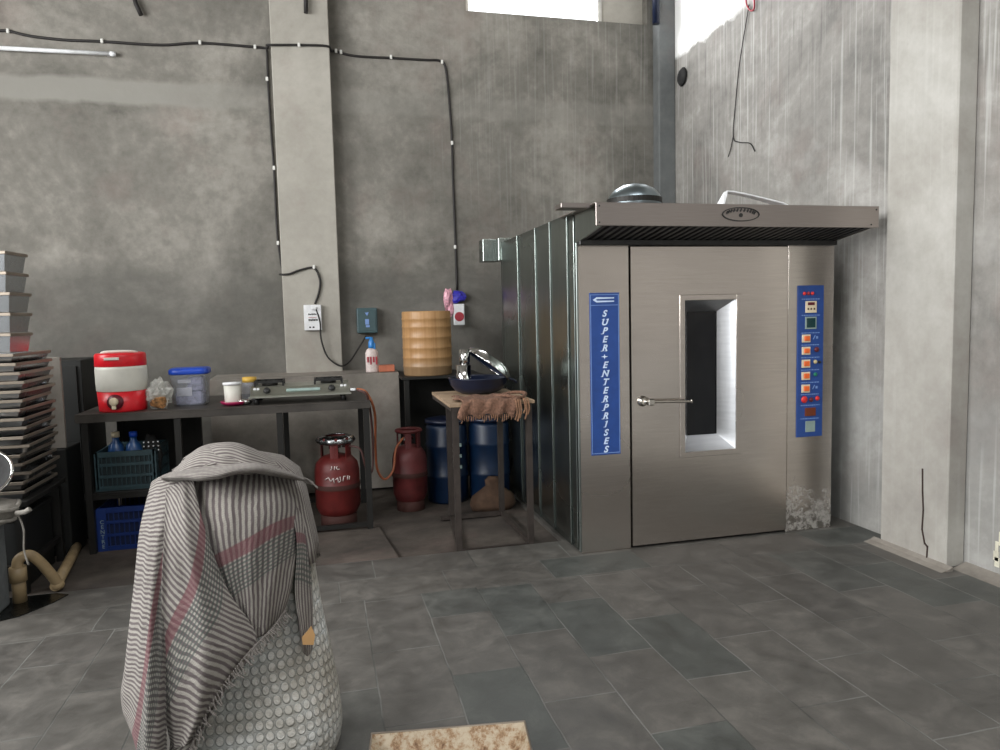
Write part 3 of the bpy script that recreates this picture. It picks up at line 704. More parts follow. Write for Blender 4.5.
# ------------------------------------------------------------------ long steel counter on the left
CX0, CX1, CY0, CY1, CZ = -1.565, .32, 5.15, 6.05, .925
t = thing('steel_counter', 'long grimy steel counter running along the back wall', 'counter', (-.6, 5.6, -.003))
b = MB(); b.box(CX0, CX1, CY0, CY1, CZ - .012, CZ, .002).box(CX0, CX1, CY0, CY0 + .012, CZ - .055, CZ - .012, .001).box(CX0, CX1, CY1 - .012, CY1, CZ - .055, CZ - .012, .001); b.build('counter_top', M['counter'], t)
for x in (CX0 + .05, -.955, -.3, CX1 - .03):
    for y in (CY0 + .03, CY1 - .04): MB().box(x - .02, x + .02, y - .02, y + .02, -.02, CZ - .012).build('leg', M['iron'], t)
MB().box(CX0 + .02, -.5, CY0 + .02, CY1 - .02, .385, .40, .002).box(CX0 + .02, -.5, CY0 + .018, CY0 + .03, .355, .385).build('shelf', M['iron'], t)
for y in (CY0 + .03, CY1 - .04): MB().bar((-.5, y, .03), (CX1 - .03, y, .03), .03, .03).build('foot_rail', M['iron'], t)
MB().box(CX0 + .06, -.96, CY1 - .03, CY1 - .02, .02, .9).build('back_sheet', M['iron'], t)
# insulated jug
JC = Vector((-1.315, 5.33, CZ))
t = thing('water_jug', 'round red and white insulated water jug on the left end of the counter', 'jug', JC)
MB().lathe([(.0, .012), (.128, .012), (.132, .0), (.144, .0), (.147, .01), (.153, .135), (.0, .135)], JC, 44).build('base', M['redplastic'], t)
MB().lathe([(.153, .135), (.156, .14), (.158, .20), (.158, .28), (.155, .30)], JC, 44).build('body', M['whiteplastic'], t)
MB().lathe([(.0, .30), (.155, .30), (.158, .305), (.156, .375), (.150, .385), (.138, .388), (.0, .388)], JC, 44).build('lid', M['redplastic'], t)
b = MB(); b.tube([JC + Vector((-.11, -.02, .385)), JC + Vector((-.07, -.05, .396)), JC + Vector((.07, -.05, .396)), JC + Vector((.11, -.02, .385))], .010, 8); b.box(JC.x - .06, JC.x + .03, JC.y - .163, JC.y - .148, CZ + .345, CZ + .363, .003); b.build('handle', M['whiteplastic'], t)
b = MB(); b.lathe([(.05, 0), (.05, .012), (.0, .02)], (0, 0, 0), 20, mat=Matrix.Rotation(PI / 2, 3, 'X')); bmesh.ops.translate(b.bm, vec=JC + Vector((-.01, -.149, .07)), verts=b.bm.verts); b.build('tap_recess', M['darkred'], t)
b = MB(); b.lathe([(.026, 0), (.026, .03), (.02, .036), (0, .038)], (0, 0, 0), 20, mat=Matrix.Rotation(PI / 2, 3, 'X')); b.box(-.012, .012, -.03, -.012, -.05, -.015, .003); bmesh.ops.translate(b.bm, vec=JC + Vector((-.012, -.165, .075)), verts=b.bm.verts); b.build('tap', M['cream'], t)
# polythene bag of snacks
BC = Vector((-1.08, 5.29, CZ))
t = thing('polythene_bag', 'clear polythene bag of snacks slumped beside the red jug', 'bag', BC)
crumple(BC + Vector((0, 0, .10)), .10, (.78, .6, 1.0), 12, 3).build('bag_film', M['poly'], t)
q = crumple(BC + Vector((.0, -.03, .052)), .055, (1.0, .6, .9), 8); q.build('snacks', plain('snacks', (140, 100, 60), .8, 0, var=.8, scale=45), t)
# container with blue lid
KC = Vector((-.905, 5.46, CZ))
t = thing('storage_box', 'clear plastic box with a blue lid on the counter', 'box', KC)
b = MB(); b.lathe([(.105, .0), (.112, .01), (.125, .22)], KC, 40, sx=1, sy=.9, pw=5, cap=False); b.lathe([(.0, .0), (.105, .0)], KC, 40, sx=1, sy=.9, pw=5, cap=False); b.build('box_wall', M['clearbox'], t)
MB().lathe([(.0, .22), (.128, .22), (.132, .225), (.132, .25), (.12, .262), (.0, .262)], KC, 40, sx=1, sy=.9, pw=5).build('lid', M['bluelid'], t)
b = MB(); b.box(KC.x - .09, KC.x + .085, KC.y - .08, KC.y + .08, CZ + .006, CZ + .10, .01).box(KC.x - .01, KC.x + .09, KC.y - .085, KC.y + .02, CZ + .10, CZ + .20, .01); b.build('packets', M['packet'], t)
b = MB(); b.box(KC.x - .08, KC.x + .02, KC.y - .09, KC.y - .083, CZ + .07, CZ + .13, .001).box(KC.x - .07, KC.x + .015, KC.y - .088, KC.y - .06, CZ + .16, CZ + .185, .003); b.build('paper_slips', M['paper'], t)
# cup, dish, jar, bowl
def cup(name, loc, pf, mat, lab, cat, n=28):
    tag(recenter(MB().lathe(pf, loc, n).build(name, mat), loc), lab, cat)
D0 = (-.60, 5.29, CZ)
cup('small_dish', D0, [(0, .0), (.055, 0), (.085, .012), (.095, .03), (.09, .03), (.07, .015), (0, .01)], M['magenta'], 'shallow magenta dish at the counter edge under the white tub', 'dish')
t = thing('white_tub', 'small white plastic tub standing in the magenta dish', 'tub', (-.615, 5.32, CZ + .016))
MB().lathe([(0, 0), (.05, 0), (.053, .01), (.056, .125), (.0, .125)], t.location, 28).build('tub_body', M['whiteplastic'], t)
MB().lathe([(0, .125), (.062, .125), (.062, .14), (.0, .142)], t.location, 28).build('lid', M['white'], t)
t = thing('glass_jar', 'small clear jar with a yellow lid left of the gas stove', 'jar', (-.515, 5.50, CZ))
MB().lathe([(0, 0), (.05, 0), (.055, .02), (.055, .12), (.045, .14)], t.location, 24, cap=False).build('jar_wall', M['clearbox'], t)
MB().lathe([(0, .14), (.05, .14), (.05, .175), (0, .177)], t.location, 24).build('lid', M['yellow'], t)
cup('steel_katori', (-.53, 5.28, CZ), [(0, 0), (.03, 0), (.045, .012), (.052, .035), (.049, .035), (.04, .015), (0, .006)], M['steel_shiny'], 'small pale metal bowl beside the glass jar', 'bowl')
# gas stove
S0 = Vector((-.15, 5.4, CZ))
t = thing('gas_stove', 'two burner steel gas stove on the counter in front of the column', 'stove', S0)
sx0, sx1 = -.49, .185
b = MB(); b.prism([(5.21, CZ + .062), (5.215, CZ + .048), (5.60, CZ + .048), (5.60, CZ + .115), (5.30, CZ + .115)], 'x', sx0, sx1); b.box(sx0 - .01, sx1 + .01, 5.195, 5.225, CZ + .046, CZ + .06, .003); st = b.build('stove_body', steel('stove_steel', (175, 176, 166), .4, (6, 6, 6), streak=.4), t)
for x, y in ((-.45, 5.25), (.14, 5.25), (-.45, 5.56), (.14, 5.56)): MB().lathe([(.018, 0), (.014, .048)], (x, y, CZ), 12).build('foot', M['black'], t)
MB().box(-.25, -.02, 5.245, 5.262, CZ + .075, CZ + .10, .002, rot=Matrix.Rotation(-.9, 4, 'X')).build('maker_plate', M['greygreen'], t)
for i, x in enumerate((-.38, .06)):
    b = MB(); b.lathe([(.025, 0), (.022, .02), (.012, .026), (0, .026)], (0, 0, 0), 18, mat=Matrix.Rotation(math.radians(60), 3, 'X')); bmesh.ops.translate(b.bm, vec=(x, 5.255, CZ + .088), verts=b.bm.verts); b.build('knob', M['black'], t)
    bx = x + (.01 if i == 0 else -.02); by = 5.44
    MB().lathe([(.055, 0), (.055, .015), (.035, .024), (0, .024)], (bx, by, CZ + .115), 24).build('burner', M['iron'], t)
    b = MB(); r_ = .135
    for k in range(4):
        a = PI / 4 + k * PI / 2; d = Vector((math.cos(a), math.sin(a), 0)); c0 = Vector((bx, by, CZ + .145))
        b.bar(c0 + d * .04, c0 + d * r_, .012, .014).bar(c0 + d * r_, c0 + d * r_ - Vector((0, 0, .035)), .012)
        a2 = a + PI / 2; d2 = Vector((math.cos(a2), math.sin(a2), 0)); b.bar(c0 + d * r_, c0 + d2 * r_, .012, .014)
    b.build('pan_support', M['black'], t)
b = MB()
for x in (-.462, -.44, .13, .155): b.box(x - .009, x + .009, 5.27, 5.285, CZ + .098, CZ + .112, .002)
b.box(sx1 + .005, sx1 + .04, 5.22, 5.25, CZ + .068, CZ + .084, .003); b.build('inlet_and_marks', M['white'], t)
# jars etc on the ledge
P = Vector((.435, 6.52, 1.025))
t = thing('sanitizer_bottle', 'pink labelled bottle with a blue pump top on the plastered ledge', 'bottle', P)
MB().lathe([(0, 0), (.053, 0), (.057, .01), (.057, .17), (.045, .20), (.022, .22), (.0, .22)], P, 28, sx=1, sy=.6).build('bottle_body', M['sanit'], t)
b = MB(); b.lathe([(.026, .215), (.028, .23), (.026, .27), (.018, .285), (.013, .31), (0, .312)], P, 20); b.box(P.x - .05, P.x + .01, P.y - .012, P.y + .012, P.z + .295, P.z + .315, .004).box(P.x + .01, P.x + .035, P.y - .02, P.y, P.z + .205, P.z + .26, .004); b.build('pump', M['pump'], t)
b = MB()
for k in range(4): b.box(P.x - .045 + k * .025, P.x - .030 + k * .025, P.y - .038, P.y - .031, P.z + .09 - .02 * (k % 2), P.z + .14, .001)
b.build('label_print', M['crimson'], t)
b = MB(); b.box(.49, .63, 6.48, 6.58, 1.026, 1.085, .004); tag(recenter(b.build('brick', M['brick']), (.56, 6.53, 1.026)), 'orange brick lying on the ledge right of the pump bottle', 'brick')
# gas cylinders
def cylinder(loc, r, h, paint, lab, wrap):
    loc = Vector(loc); t = thing('gas_cylinder', lab, 'gas cylinder', loc, 'gas cylinders by the counter')
    k = h / .66
    MB().lathe([(.0, .05 * k), (.08, .05 * k), (r * .85, .085 * k), (r, .14 * k), (r, .285 * k), (r * 1.02, .29 * k), (r * 1.02, .305 * k), (r, .31 * k), (r, .40 * k), (r * .93, .455 * k), (r * .7, .50 * k), (.05, .52 * k), (.0, .52 * k)], loc, 40).build('tank', paint, t)
    MB().lathe([(r * .8, 0), (r * .82, .004), (r * .80, .095 * k), (r * .76, .095 * k), (r * .76, 0)], loc, 36, cap=False).build('foot_ring', M['rust'], t)
    MB().lathe([(r * 1.022, .275 * k), (r * 1.028, .28 * k), (r * 1.028, .305 * k), (r * 1.022, .31 * k)], loc, 40, cap=False).build('weld_band', M['rust'], t)
    b = MB()
    for a in (-2.0, -.95, .3, 1.4, 2.6):
        for s_ in range(4):
            a0, a1 = a + s_ * .13, a + (s_ + 1) * .13; R_ = r * .68
            p0 = loc + Vector((R_ * math.cos(a0), R_ * math.sin(a0), 0)); p1 = loc + Vector((R_ * math.cos(a1), R_ * math.sin(a1), 0))
            zz = .555 * k; b.bar(p0 + Vector((0, 0, zz)), p1 + Vector((0, 0, zz)), .006, .14 * k)
    ring = [loc + Vector((r * .70 * math.cos(2 * PI * q / 30), r * .70 * math.sin(2 * PI * q / 30), .635 * k)) for q in range(31)]
    b.tube(ring, .014, 8, False); b.build('collar', paint, t)
    b = MB(); b.lathe([(.018, .515 * k), (.018, .56 * k), (.026, .565 * k), (.026, .59 * k), (.012, .60 * k), (0, .60 * k)], loc, 18); b.bar(loc + Vector((-.05, -.03, .575 * k)), loc + Vector((.03, 0, .575 * k)), .022); b.build('regulator', M['steel_shiny'], t)
    if wrap:
        b = MB(); b.lathe([(.078, .66 * k), (.125, .648 * k), (.138, .62 * k), (.125, .60 * k), (.10, .598 * k)], loc, 40, cap=False)
        for v in b.bm.verts:
            a = math.atan2(v.co.y - loc.y, v.co.x - loc.x); d = 1 + .05 * math.sin(a * 9) + .04 * math.sin(a * 17 + 1); v.co.x = loc.x + (v.co.x - loc.x) * d; v.co.y = loc.y + (v.co.y - loc.y) * d
        o = b.build('foil_ring', M['tin'], t); md = o.modifiers.new('s', 'SOLIDIFY'); md.thickness = .006
    return t
G1 = (.075, 5.40, -.003)
cylinder(G1, .162, .66, M['gaspaint'], 'bright red gas cylinder with a foil ring on its collar under the counter', True)
g = bpy.data.objects['gas_cylinder']
# hand painted white marks on the front of the tank
def paint_marks(t, loc, r, rows, name, mat):
    b = MB()
    for strokes, z in rows:
        for (a0, z0, a1, z1) in strokes:
            p = [Vector(loc) + Vector(((r + .004) * math.sin(a), -(r + .004) * math.cos(a), z + zz)) for a, zz in ((a0, z0), (a1, z1))]
            b.tube(p, .0035, 5, False)
    return b.build(name, mat, t)
R = random.Random(21)
r1 = [(-.55, .0, -.4, .018), (-.4, .018, -.3, -.01), (-.3, -.012, -.18, .012), (-.18, .012, -.15, -.024), (-.1, .0, .0, .014), (0, .014, .02, -.02), (.02, -.02, .12, -.012), (.12, -.012, .1, .02), (.22, -.015, .25, .02), (.25, .02, .36, .018), (.42, -.01, .44, .02), (.5, -.01, .52, .016)]
r2 = [(-.25, 0, -.24, .022), (-.3, -.002, -.25, 0), (-.12, -.004, -.11, .022), (0, .02, -.05, .01), (-.05, .01, .0, -.002), (0, -.002, .1, .0)]
paint_marks(g, G1, .164, [(r1, .36)], 'painted_marks', M['sanit'])
paint_marks(g, G1, .158, [(r2, .435)], 'painted_marks', M['sanit'])
cylinder((.645, 5.70, -.025), .137, .66, M['gasdark'], 'dull maroon gas cylinder without foil, standing right of the counter', False)
# hoses
b = MB(); b.tube([(.235, 5.24, CZ + .076), (.30, 5.22, CZ + .05), (.355, 5.25, CZ - .10), (.365, 5.45, .55), (.375, 5.5, .36), (.43, 5.52, .27), (.50, 5.55, .33), (.53, 5.6, .48), (.60, 5.66, .56)], .009, 8)
tag(recenter(b.build('gas_hose', M['hose']), (.36, 5.45, .0)), 'orange gas hose looping from stove inlet down to the maroon cylinder', 'hose')
b = MB(); b.tube([(.12, 5.36, .575), (.24, 5.3, .56), (.28, 5.3, .42), (.33, 5.42, .36), (.345, 5.42, .55), (.33, 5.30, .80), (.30, 5.2, .96), (.24, 5.23, .995)], .008, 8)
tag(recenter(b.build('gas_hose', M['rubber']), (.28, 5.35, .0)), 'dark gas hose rising from the bright red cylinder to the stove', 'hose')
# crates under the counter
def crate(loc, w, d, h, mat, lab, letters):
    loc = Vector(loc); t = thing('plastic_crate', lab, 'crate', loc); x0, y0, z0 = loc.x - w / 2, loc.y - d / 2, loc.z
    b = MB(); b.box(x0, x0 + w, y0, y0 + d, z0, z0 + .012)
    for z in (z0 + .02, z0 + h * .36, z0 + h * .66, z0 + h - .018):
        hh = .02 if z < z0 + h - .03 else .036
        for (a0, a1, b0, b1) in ((x0, x0 + w, y0, y0 + .012), (x0, x0 + w, y0 + d - .012, y0 + d), (x0, x0 + .012, y0, y0 + d), (x0 + w - .012, x0 + w, y0, y0 + d)): b.box(a0, a1, b0, b1, z - hh / 2, z + hh / 2)
    n_ = 12
    for k in range(n_ + 1):
        x = x0 + .006 + (w - .012) * k / n_; wd = .03 if k in (0, n_) else .006
        for y in (y0 + .002, y0 + d - .01): b.box(x - wd / 2, x + wd / 2, y, y + .008, z0, z0 + h - .01)
        y = y0 + .006 + (d - .012) * k / n_
        for x_ in (x0 + .002, x0 + w - .01): b.box(x_, x_ + .008, y - .004, y + .004, z0, z0 + h - .01)
    b.build('crate_lattice', mat, t)
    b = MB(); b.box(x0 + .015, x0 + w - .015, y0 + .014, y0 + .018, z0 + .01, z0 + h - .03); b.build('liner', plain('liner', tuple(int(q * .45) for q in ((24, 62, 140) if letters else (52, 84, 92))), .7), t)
    if letters:
        b = MB(); b.box(x0 - .004, x0 + .055, y0 - .004, y0 + .002, z0, z0 + h, .001); b.build('end_plate', mat, t)
        b = MB()
        for k, ch in enumerate('CENTRE'): 
            me_pos = (x0 + .028, y0 - .005, z0 + h * .68 - k * .033); add_text(b, ch, me_pos, .036, depth=.0006)
        b.build('lettering', M['greygreen'], t)
    return t
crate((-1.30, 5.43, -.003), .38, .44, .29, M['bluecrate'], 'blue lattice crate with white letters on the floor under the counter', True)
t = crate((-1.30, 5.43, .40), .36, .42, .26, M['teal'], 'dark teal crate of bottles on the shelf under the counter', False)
for i, (x, y, lab) in enumerate(((-1.385, 5.36, 'blue bottle with tan cap at the left of the teal crate'), (-1.27, 5.34, 'blue bottle with navy cap in the middle of the teal crate'))):
    q = thing('water_bottle', lab, 'bottle', (x, y, .413), 'bottles in the teal crate')
    MB().lathe([(0, 0), (.052, 0), (.055, .02), (.055, .22), (.045, .27), (.022, .30), (.022, .33)], q.location, 24).build('bottle_body', M['bluebottle'], q)
    MB().lathe([(.026, .325), (.026, .36), (0, .362)], q.location, 16).build('cap', M['cream'] if i == 0 else M['bluelid'], q)
q = thing('dotted_bag', 'crumpled dark bag with white dots in the teal crate', 'bag', (-1.155, 5.36, .413))
crumple(q.location + Vector((0, 0, .18)), .07, (.9, .6, 2.2), 15).build('bag_skin', M['soot'], q)
b = MB()
for i in range(3):
    for j in range(4): b.sphere(q.location + Vector((-.045 + .03 * j, -.055, .285 - .028 * i)), .006, (1, .6, 1), 1)
b.build('dots', M['white'], q)

# ------------------------------------------------------------------ trays stacked at the left
RX = -1.65
t = thing('tray_rack', 'low dark iron rack under the stacked baking tins', 'rack', (-1.95, 4.9, -.003))
MB().box(-2.35, RX + .02, 4.48, 5.12, .50, .53, .003).build('rack_shelf', M['iron'], t)
for x in (-2.30, RX - .03):
    for y in (4.51, 5.09): MB().box(x - .02, x + .02, y - .02, y + .02, -.02, .50).build('leg', M['iron'], t)
MB().bar((-2.3, 4.51, .15), (RX - .03, 4.51, .15), .03).bar((RX - .03, 4.51, .15), (RX - .03, 5.09, .15), .03).build('brace', M['iron'], t)
def tin_mesh(w, d, h):
    b = MB(); tp = .016; q0 = [(-1, -1), (1, -1), (1, 1), (-1, 1)]
    lo = [b.bm.verts.new((sx * (w / 2 - tp), sy * (d / 2 - tp), .0)) for sx, sy in q0]; hi = [b.bm.verts.new((sx * w / 2, sy * d / 2, h - .004)) for sx, sy in q0]
    lo2 = [b.bm.verts.new((sx * (w / 2 - tp - .004), sy * (d / 2 - tp - .004), .004)) for sx, sy in q0]; hi2 = [b.bm.verts.new((sx * (w / 2 - .004), sy * (d / 2 - .004), h - .004)) for sx, sy in q0]
    b.bm.faces.new(lo[::-1]); b.bm.faces.new(lo2)
    for k in range(4):
        m = (k + 1) % 4; b.bm.faces.new((lo[k], lo[m], hi[m], hi[k])); b.bm.faces.new((lo2[m], lo2[k], hi2[k], hi2[m])); b.bm.faces.new((hi[k], hi[m], hi2[m], hi2[k]))
    r = MB(); q = .007; 
    for a in ((-w / 2 - q, w / 2 + q, -d / 2 - q, -d / 2 + .003), (-w / 2 - q, w / 2 + q, d / 2 - .003, d / 2 + q), (-w / 2 - q, -w / 2 + .003, -d / 2, d / 2), (w / 2 - .003, w / 2 + q, -d / 2, d / 2)): r.box(*a, h - .018, h, .002)
    return b, r
def first_tin(name, w, d, h, loc, lab, group, rimmat):
    t = thing(name, lab, 'baking tin', (0, 0, 0), group); b, r = tin_mesh(w, d, h)
    b.build('tin_wall', M['tin'], t, (0, 0, 0)); r.build('tin_rim', rimmat, t, (0, 0, 0)); t.location = loc; return t
def copy_thing(o, loc, rz, lab):
    c = o.copy(); C.objects.link(c); c.location = loc; c.rotation_euler = (0, rz[1], rz[0]) if isinstance(rz, tuple) else (0, 0, rz); c['label'] = lab
    for ch in o.children:
        k = ch.copy(); C.objects.link(k); k.parent = c
    return c
ords = ['lowest', '2nd up', '3rd up', '4th up', '5th up', '6th up', '7th up', '8th up', '9th up', '10th up', '11th up', '12th up', '13th up', '14th up', '15th up', 'topmost']
R = random.Random(4); shal = None; z = .533; hh = .0485
for k in range(16):
    loc = (RX - .235 + R.uniform(-.016, .014), 4.80 + R.uniform(-.015, .015), z)
    lab = 'shallow baking tray, %s in the wide stack under the deep tins' % ords[k]
    rz = (R.uniform(-.05, .05), 0.0)
    if shal is None: shal = first_tin('shallow_tray', .47, .50, hh, loc, lab, 'wide stack of shallow baking trays', M['tin_rim']); shal.rotation_euler = (0, 0, rz[0])
    else: copy_thing(shal, loc, rz, lab)
    z += hh + .003
names = ['lowest', 'second from the bottom', 'middle one', 'second from the top', 'topmost']
deep = None; hgt = .110; z += .001
for k in range(5):
    loc = (RX - .232 + R.uniform(-.006, .006), 4.70 + R.uniform(-.006, .006), z); lab = 'deep baking tin, %s of the five deep tins at the left edge' % names[k]
    rz = -.10 + R.uniform(-.03, .03)
    if deep is None: deep = first_tin('baking_tin', .45, .23, hgt, loc, lab, 'stack of deep baking tins', M['tin_rim']); deep.rotation_euler = (0, 0, rz)
    else: copy_thing(deep, loc, rz, lab)
    z += hgt + .0035
t = thing('filler_cabinet', 'added tall dark cabinet filling the dark wall area left of the counter', 'cabinet', (-1.95, 5.8, -.003))  # cabinet added only to darken this stretch of wall
MB().box(-2.3, -1.64, 5.62, 6.1, -.02, 1.26, .005).build('filler_carcass', M['cabinet'], t)
MB().box(-2.27, -1.67, 5.605, 5.62, .05, 1.22, .003).build('door', M['cabinet'], t)
t = thing('filler_box', 'added dark box filling the shade under the rack of baking tins', 'box', (-2.0, 4.8, -.003))  # box added to darken the space below the rack
MB().box(-2.27, -1.70, 4.56, 5.04, .0, .40, .006).build('box_wall', M['cabinet'], t); MB().box(-2.28, -1.69, 4.55, 5.05, .40, .43, .004).build('lid', M['cabinet'], t)
o = MB().box(-1.99, -1.645, 5.20, 5.5, -.02, .70, .006).build('filler_bin', M['cabinet']); tag(recenter(o, (-1.82, 5.35, -.02)), 'added dark bin filling the shade under the upright grey plank', 'bin')  # bin added to carry the plank and keep its foot dark
o = MB().box(-1.79, -1.655, 5.25, 5.275, .702, 1.30, .003).build('wooden_plank', M['wood']); tag(recenter(o, (-1.72, 5.26, .702)), 'grey plank standing upright on an added dark bin behind the tray stacks', 'plank')

# basin, bundle, pipe at the left edge
BS = Vector((-1.76, 4.22, .0))
t = thing('cement_block', 'grey stacked block stand under the steel basin at the left edge', 'stand', (BS.x, BS.y, 0))
MB().box(BS.x - .2, BS.x + .07, BS.y - .12, BS.y + .12, 0, .48, .02, seg=3).build('block', M['greysack'], t)
t = thing('cloth_bundle', 'dirty white cloth bundle tied with cord at the left edge', 'bundle', (BS.x, BS.y, .482))
b = MB(); b.lathe([(0, 0), (.13, .0), (.16, .02), (.165, .05), (.175, .07), (.165, .10), (.0, .11)], (BS.x, BS.y, .482), 30)
for v in b.bm.verts:
    a = math.atan2(v.co.y - BS.y, v.co.x - BS.x); s_ = 1 + .05 * math.sin(a * 7 + v.co.z * 40); v.co.x = BS.x + (v.co.x - BS.x) * s_; v.co.y = BS.y + (v.co.y - BS.y) * s_
b.build('cloth', M['rope'], t)
b = MB(); ring = lambda zz, r_: [(BS.x + r_ * math.cos(2 * PI * k / 24), BS.y + r_ * math.sin(2 * PI * k / 24), zz + .01 * math.sin(k)) for k in range(25)]
b.tube(ring(.51, .168), .009, 6).tube(ring(.565, .178), .012, 6).tube([(BS.x + .19, BS.y - .05, .54), (BS.x + .235, BS.y - .06, .545), (BS.x + .26, BS.y - .06, .56)], .014, 6)
b.tube([(BS.x + .19, BS.y - .03, .53), (BS.x + .215, BS.y - .04, .45), (BS.x + .21, BS.y - .04, .34), (BS.x + .225, BS.y - .04, .26)], .005, 6)
b.build('cord', M['rope'], t)
rb = Matrix.Rotation(math.radians(38), 3, 'X') @ Matrix.Rotation(math.radians(8), 3, 'Y')
t = thing('steel_basin', 'tilted round basin with a bright rim above the cloth bundle', 'basin', (BS.x + .02, BS.y + .03, .60))
bc = Vector((BS.x - .05, BS.y + .06, .735))
MB().lathe([(0, -.10), (.12, -.10), (.165, -.04), (.185, .0), (.176, .0), (.157, -.035), (.115, -.09), (0, -.09)], bc, 40, mat=rb).build('basin_wall', M['soot'], t)
b = MB(); b.tube([bc + rb @ Vector((.187 * math.cos(2 * PI * k / 36), .187 * math.sin(2 * PI * k / 36), .0)) for k in range(37)], .009, 8, False); b.build('basin_rim', M['steel_shiny'], t)
b = MB()
b.tube([(-1.655, 4.36, -.0), (-1.655, 4.36, .19)], .034, 14, False).tube([(-1.655, 4.36, .12), (-1.655, 4.36, .20)], .042, 14, False)
b.tube([(-1.655, 4.36, .17), (-1.65, 4.365, .235), (-1.605, 4.38, .255), (-1.57, 4.41, .21), (-1.53, 4.46, .11), (-1.505, 4.49, .035)], .028, 14)
b.tube([(-1.515, 4.47, .036), (-1.60, 5.02, .034), (-1.64, 5.26, .033)], .030, 14, False)
b.sphere((-1.51, 4.49, .038), .036)
tag(recenter(b.build('waste_pipe', M['pvc']), (-1.6, 4.6, 0)), 'cream plastic waste pipe bent along the floor at the left', 'pipe')
b = MB(); R = random.Random(8); ring = []
cpts = [(-2.2, 4.05), (-1.72, 4.07), (-1.58, 4.14), (-1.47, 4.30), (-1.43, 4.40), (-1.5, 4.44), (-2.2, 4.44)]
b.prism(cpts, 'z', .0, .006)
o = b.build('oily_puddle', M['wetblack']); tag(recenter(o, (-1.75, 4.25, 0)), 'black oily puddle on the floor below the waste pipe', 'puddle')

# ------------------------------------------------------------------ wall fittings
Yw = YB
def wp(u, v, y): p = at(u, v, y); return (p.x, y, p.z)
yc = YB - .012
path = [wp(-8, 31, yc), wp(8, 31, yc), wp(30, 36, yc), wp(65, 40, yc), wp(102, 41.5, yc), wp(160, 45, yc), wp(200, 43, yc), wp(255, 47, yc), wp(266, 48, yc)]
cf = 6.768
b = MB(); b.tube(path + [(-.335, 6.83, path[-1][2]), wp(269, 45, cf), wp(300, 45, cf), wp(326.5, 46, cf), (.2, 6.83, wp(329, 48, cf)[2]), wp(334, 51, yc), wp(355, 56, yc), wp(390, 58, yc), wp(425, 60, yc), wp(440, 61, yc), wp(446, 70, yc), wp(450, 110, yc), wp(452, 142, yc), wp(453, 180, yc), wp(455, 230, yc), wp(457, 290, yc)], .011, 6)
tag(recenter(b.build('electric_cable', M['cable']), (0, yc, 3.9)), 'black cable clipped across the back wall, turning down above the tan drum', 'cable')
b = MB(); b.tube([wp(267, 50, yc), wp(268, 80, yc), wp(271, 130, yc), wp(274, 170, yc), wp(277, 230, yc), wp(281, 262, yc), wp(283.5, 273, yc)] + [(-.33, 6.80, wp(284, 275, yc)[2]), wp(289, 274, cf), wp(300, 270, cf), wp(314, 268, cf), wp(320, 280, cf), wp(319, 292, cf), wp(315, 304, cf)], .010, 6)
tag(recenter(b.build('electric_cable', M['cable']), (-.3, yc, 2.5)), 'black cable running down the left edge of the column to the switch plate', 'cable')
b = MB(); b.tube([wp(316, 309, 6.74), wp(320, 322, 6.735), wp(321, 338, 6.74), wp(326, 354, 6.75), wp(333, 362, 6.75), wp(342, 366, 6.75), wp(350, 361, 6.80), wp(358, 349, 6.85), wp(366, 336, 6.87)], .008, 6)
tag(recenter(b.build('plug_lead', M['cable']), (.1, 6.75, 1.1)), 'thin black lead drooping from the switch plate to the dark wall box', 'cable')
pos = [(8, 31), (102, 41), (200, 42.5), (255, 47), (299, 45), (336, 51), (341, 52), (391, 57), (442, 62), (452, 143), (455, 247), (267, 79), (274, 168), (278, 243), (314, 267)]
place = ['at the far left end of the long cable', 'second from left on the long cable', 'third from left on the long cable', 'just left of the column on the long cable', 'on the column across the long cable', 'just right of the column on the long cable', 'paired second clip right of the column', 'midway between the column and the cable bend', 'at the bend where the long cable turns down', 'upper clip on the cable drop above the tan drum', 'lower clip on the cable drop above the tan drum', 'top clip on the cable beside the column', 'middle clip on the cable beside the column', 'bottom clip on the cable beside the column', 'above the white switch plate']
cl0 = None
for (u, v), lab in zip(pos, place):
    y = cf if (269 < u < 328 and (v < 60 or v > 260) and u > 290) else yc
    p = wp(u, v, y - .006)
    if cl0 is None:
        q = MB(); q.box(-.011, .011, -.012, .006, -.018, .018, .004); cl0 = q.build('cable_clip', M['clip']); cl0.location = p; o = cl0
    else: o = cl0.copy(); C.objects.link(o); o.location = p
    tag(o, 'small white cable clip ' + lab, 'cable clip', 'cable clips on the back wall')
# white plate
x0, z1 = wp(303.5, 305, 6.75)[0], wp(304, 305, 6.75)[2]; x1, z0 = wp(322, 329, 6.75)[0], wp(322, 330, 6.75)[2]
t = thing('switch_plate', 'white switch plate with small print on the column', 'switch plate', ((x0 + x1) / 2, 6.765, z0))
MB().box(x0, x1, 6.735, 6.779, z0, z1, .004, seg=2).build('plate_body', M['mcb'], t)
b = MB(); R = random.Random(6); Wd, Hh = x1 - x0, z1 - z0
for fr, hgt_, dens in ((.60, .016, .7), (.37, .022, .7)):
    x = x0 + .25 * Wd
    while x < x0 + .72 * Wd:
        w_ = .004 + R.random() * .008; b.box(x, x + w_, 6.733, 6.736, z0 + Hh * fr, z0 + Hh * fr + hgt_ * (.5 + .5 * R.random())); x += w_ + .003
for fx in (.32, .52): b.box(x0 + fx * Wd - .008, x0 + fx * Wd + .008, 6.733, 6.736, z0 + .09 * Hh, z0 + .15 * Hh)
b.build('print', M['black'], t)
b = MB(); b.box(x0 + .25 * Wd, x0 + .72 * Wd, 6.733, 6.736, z0 + .5 * Hh, z0 + .515 * Hh); b.build('red_line', M['crimson'], t)
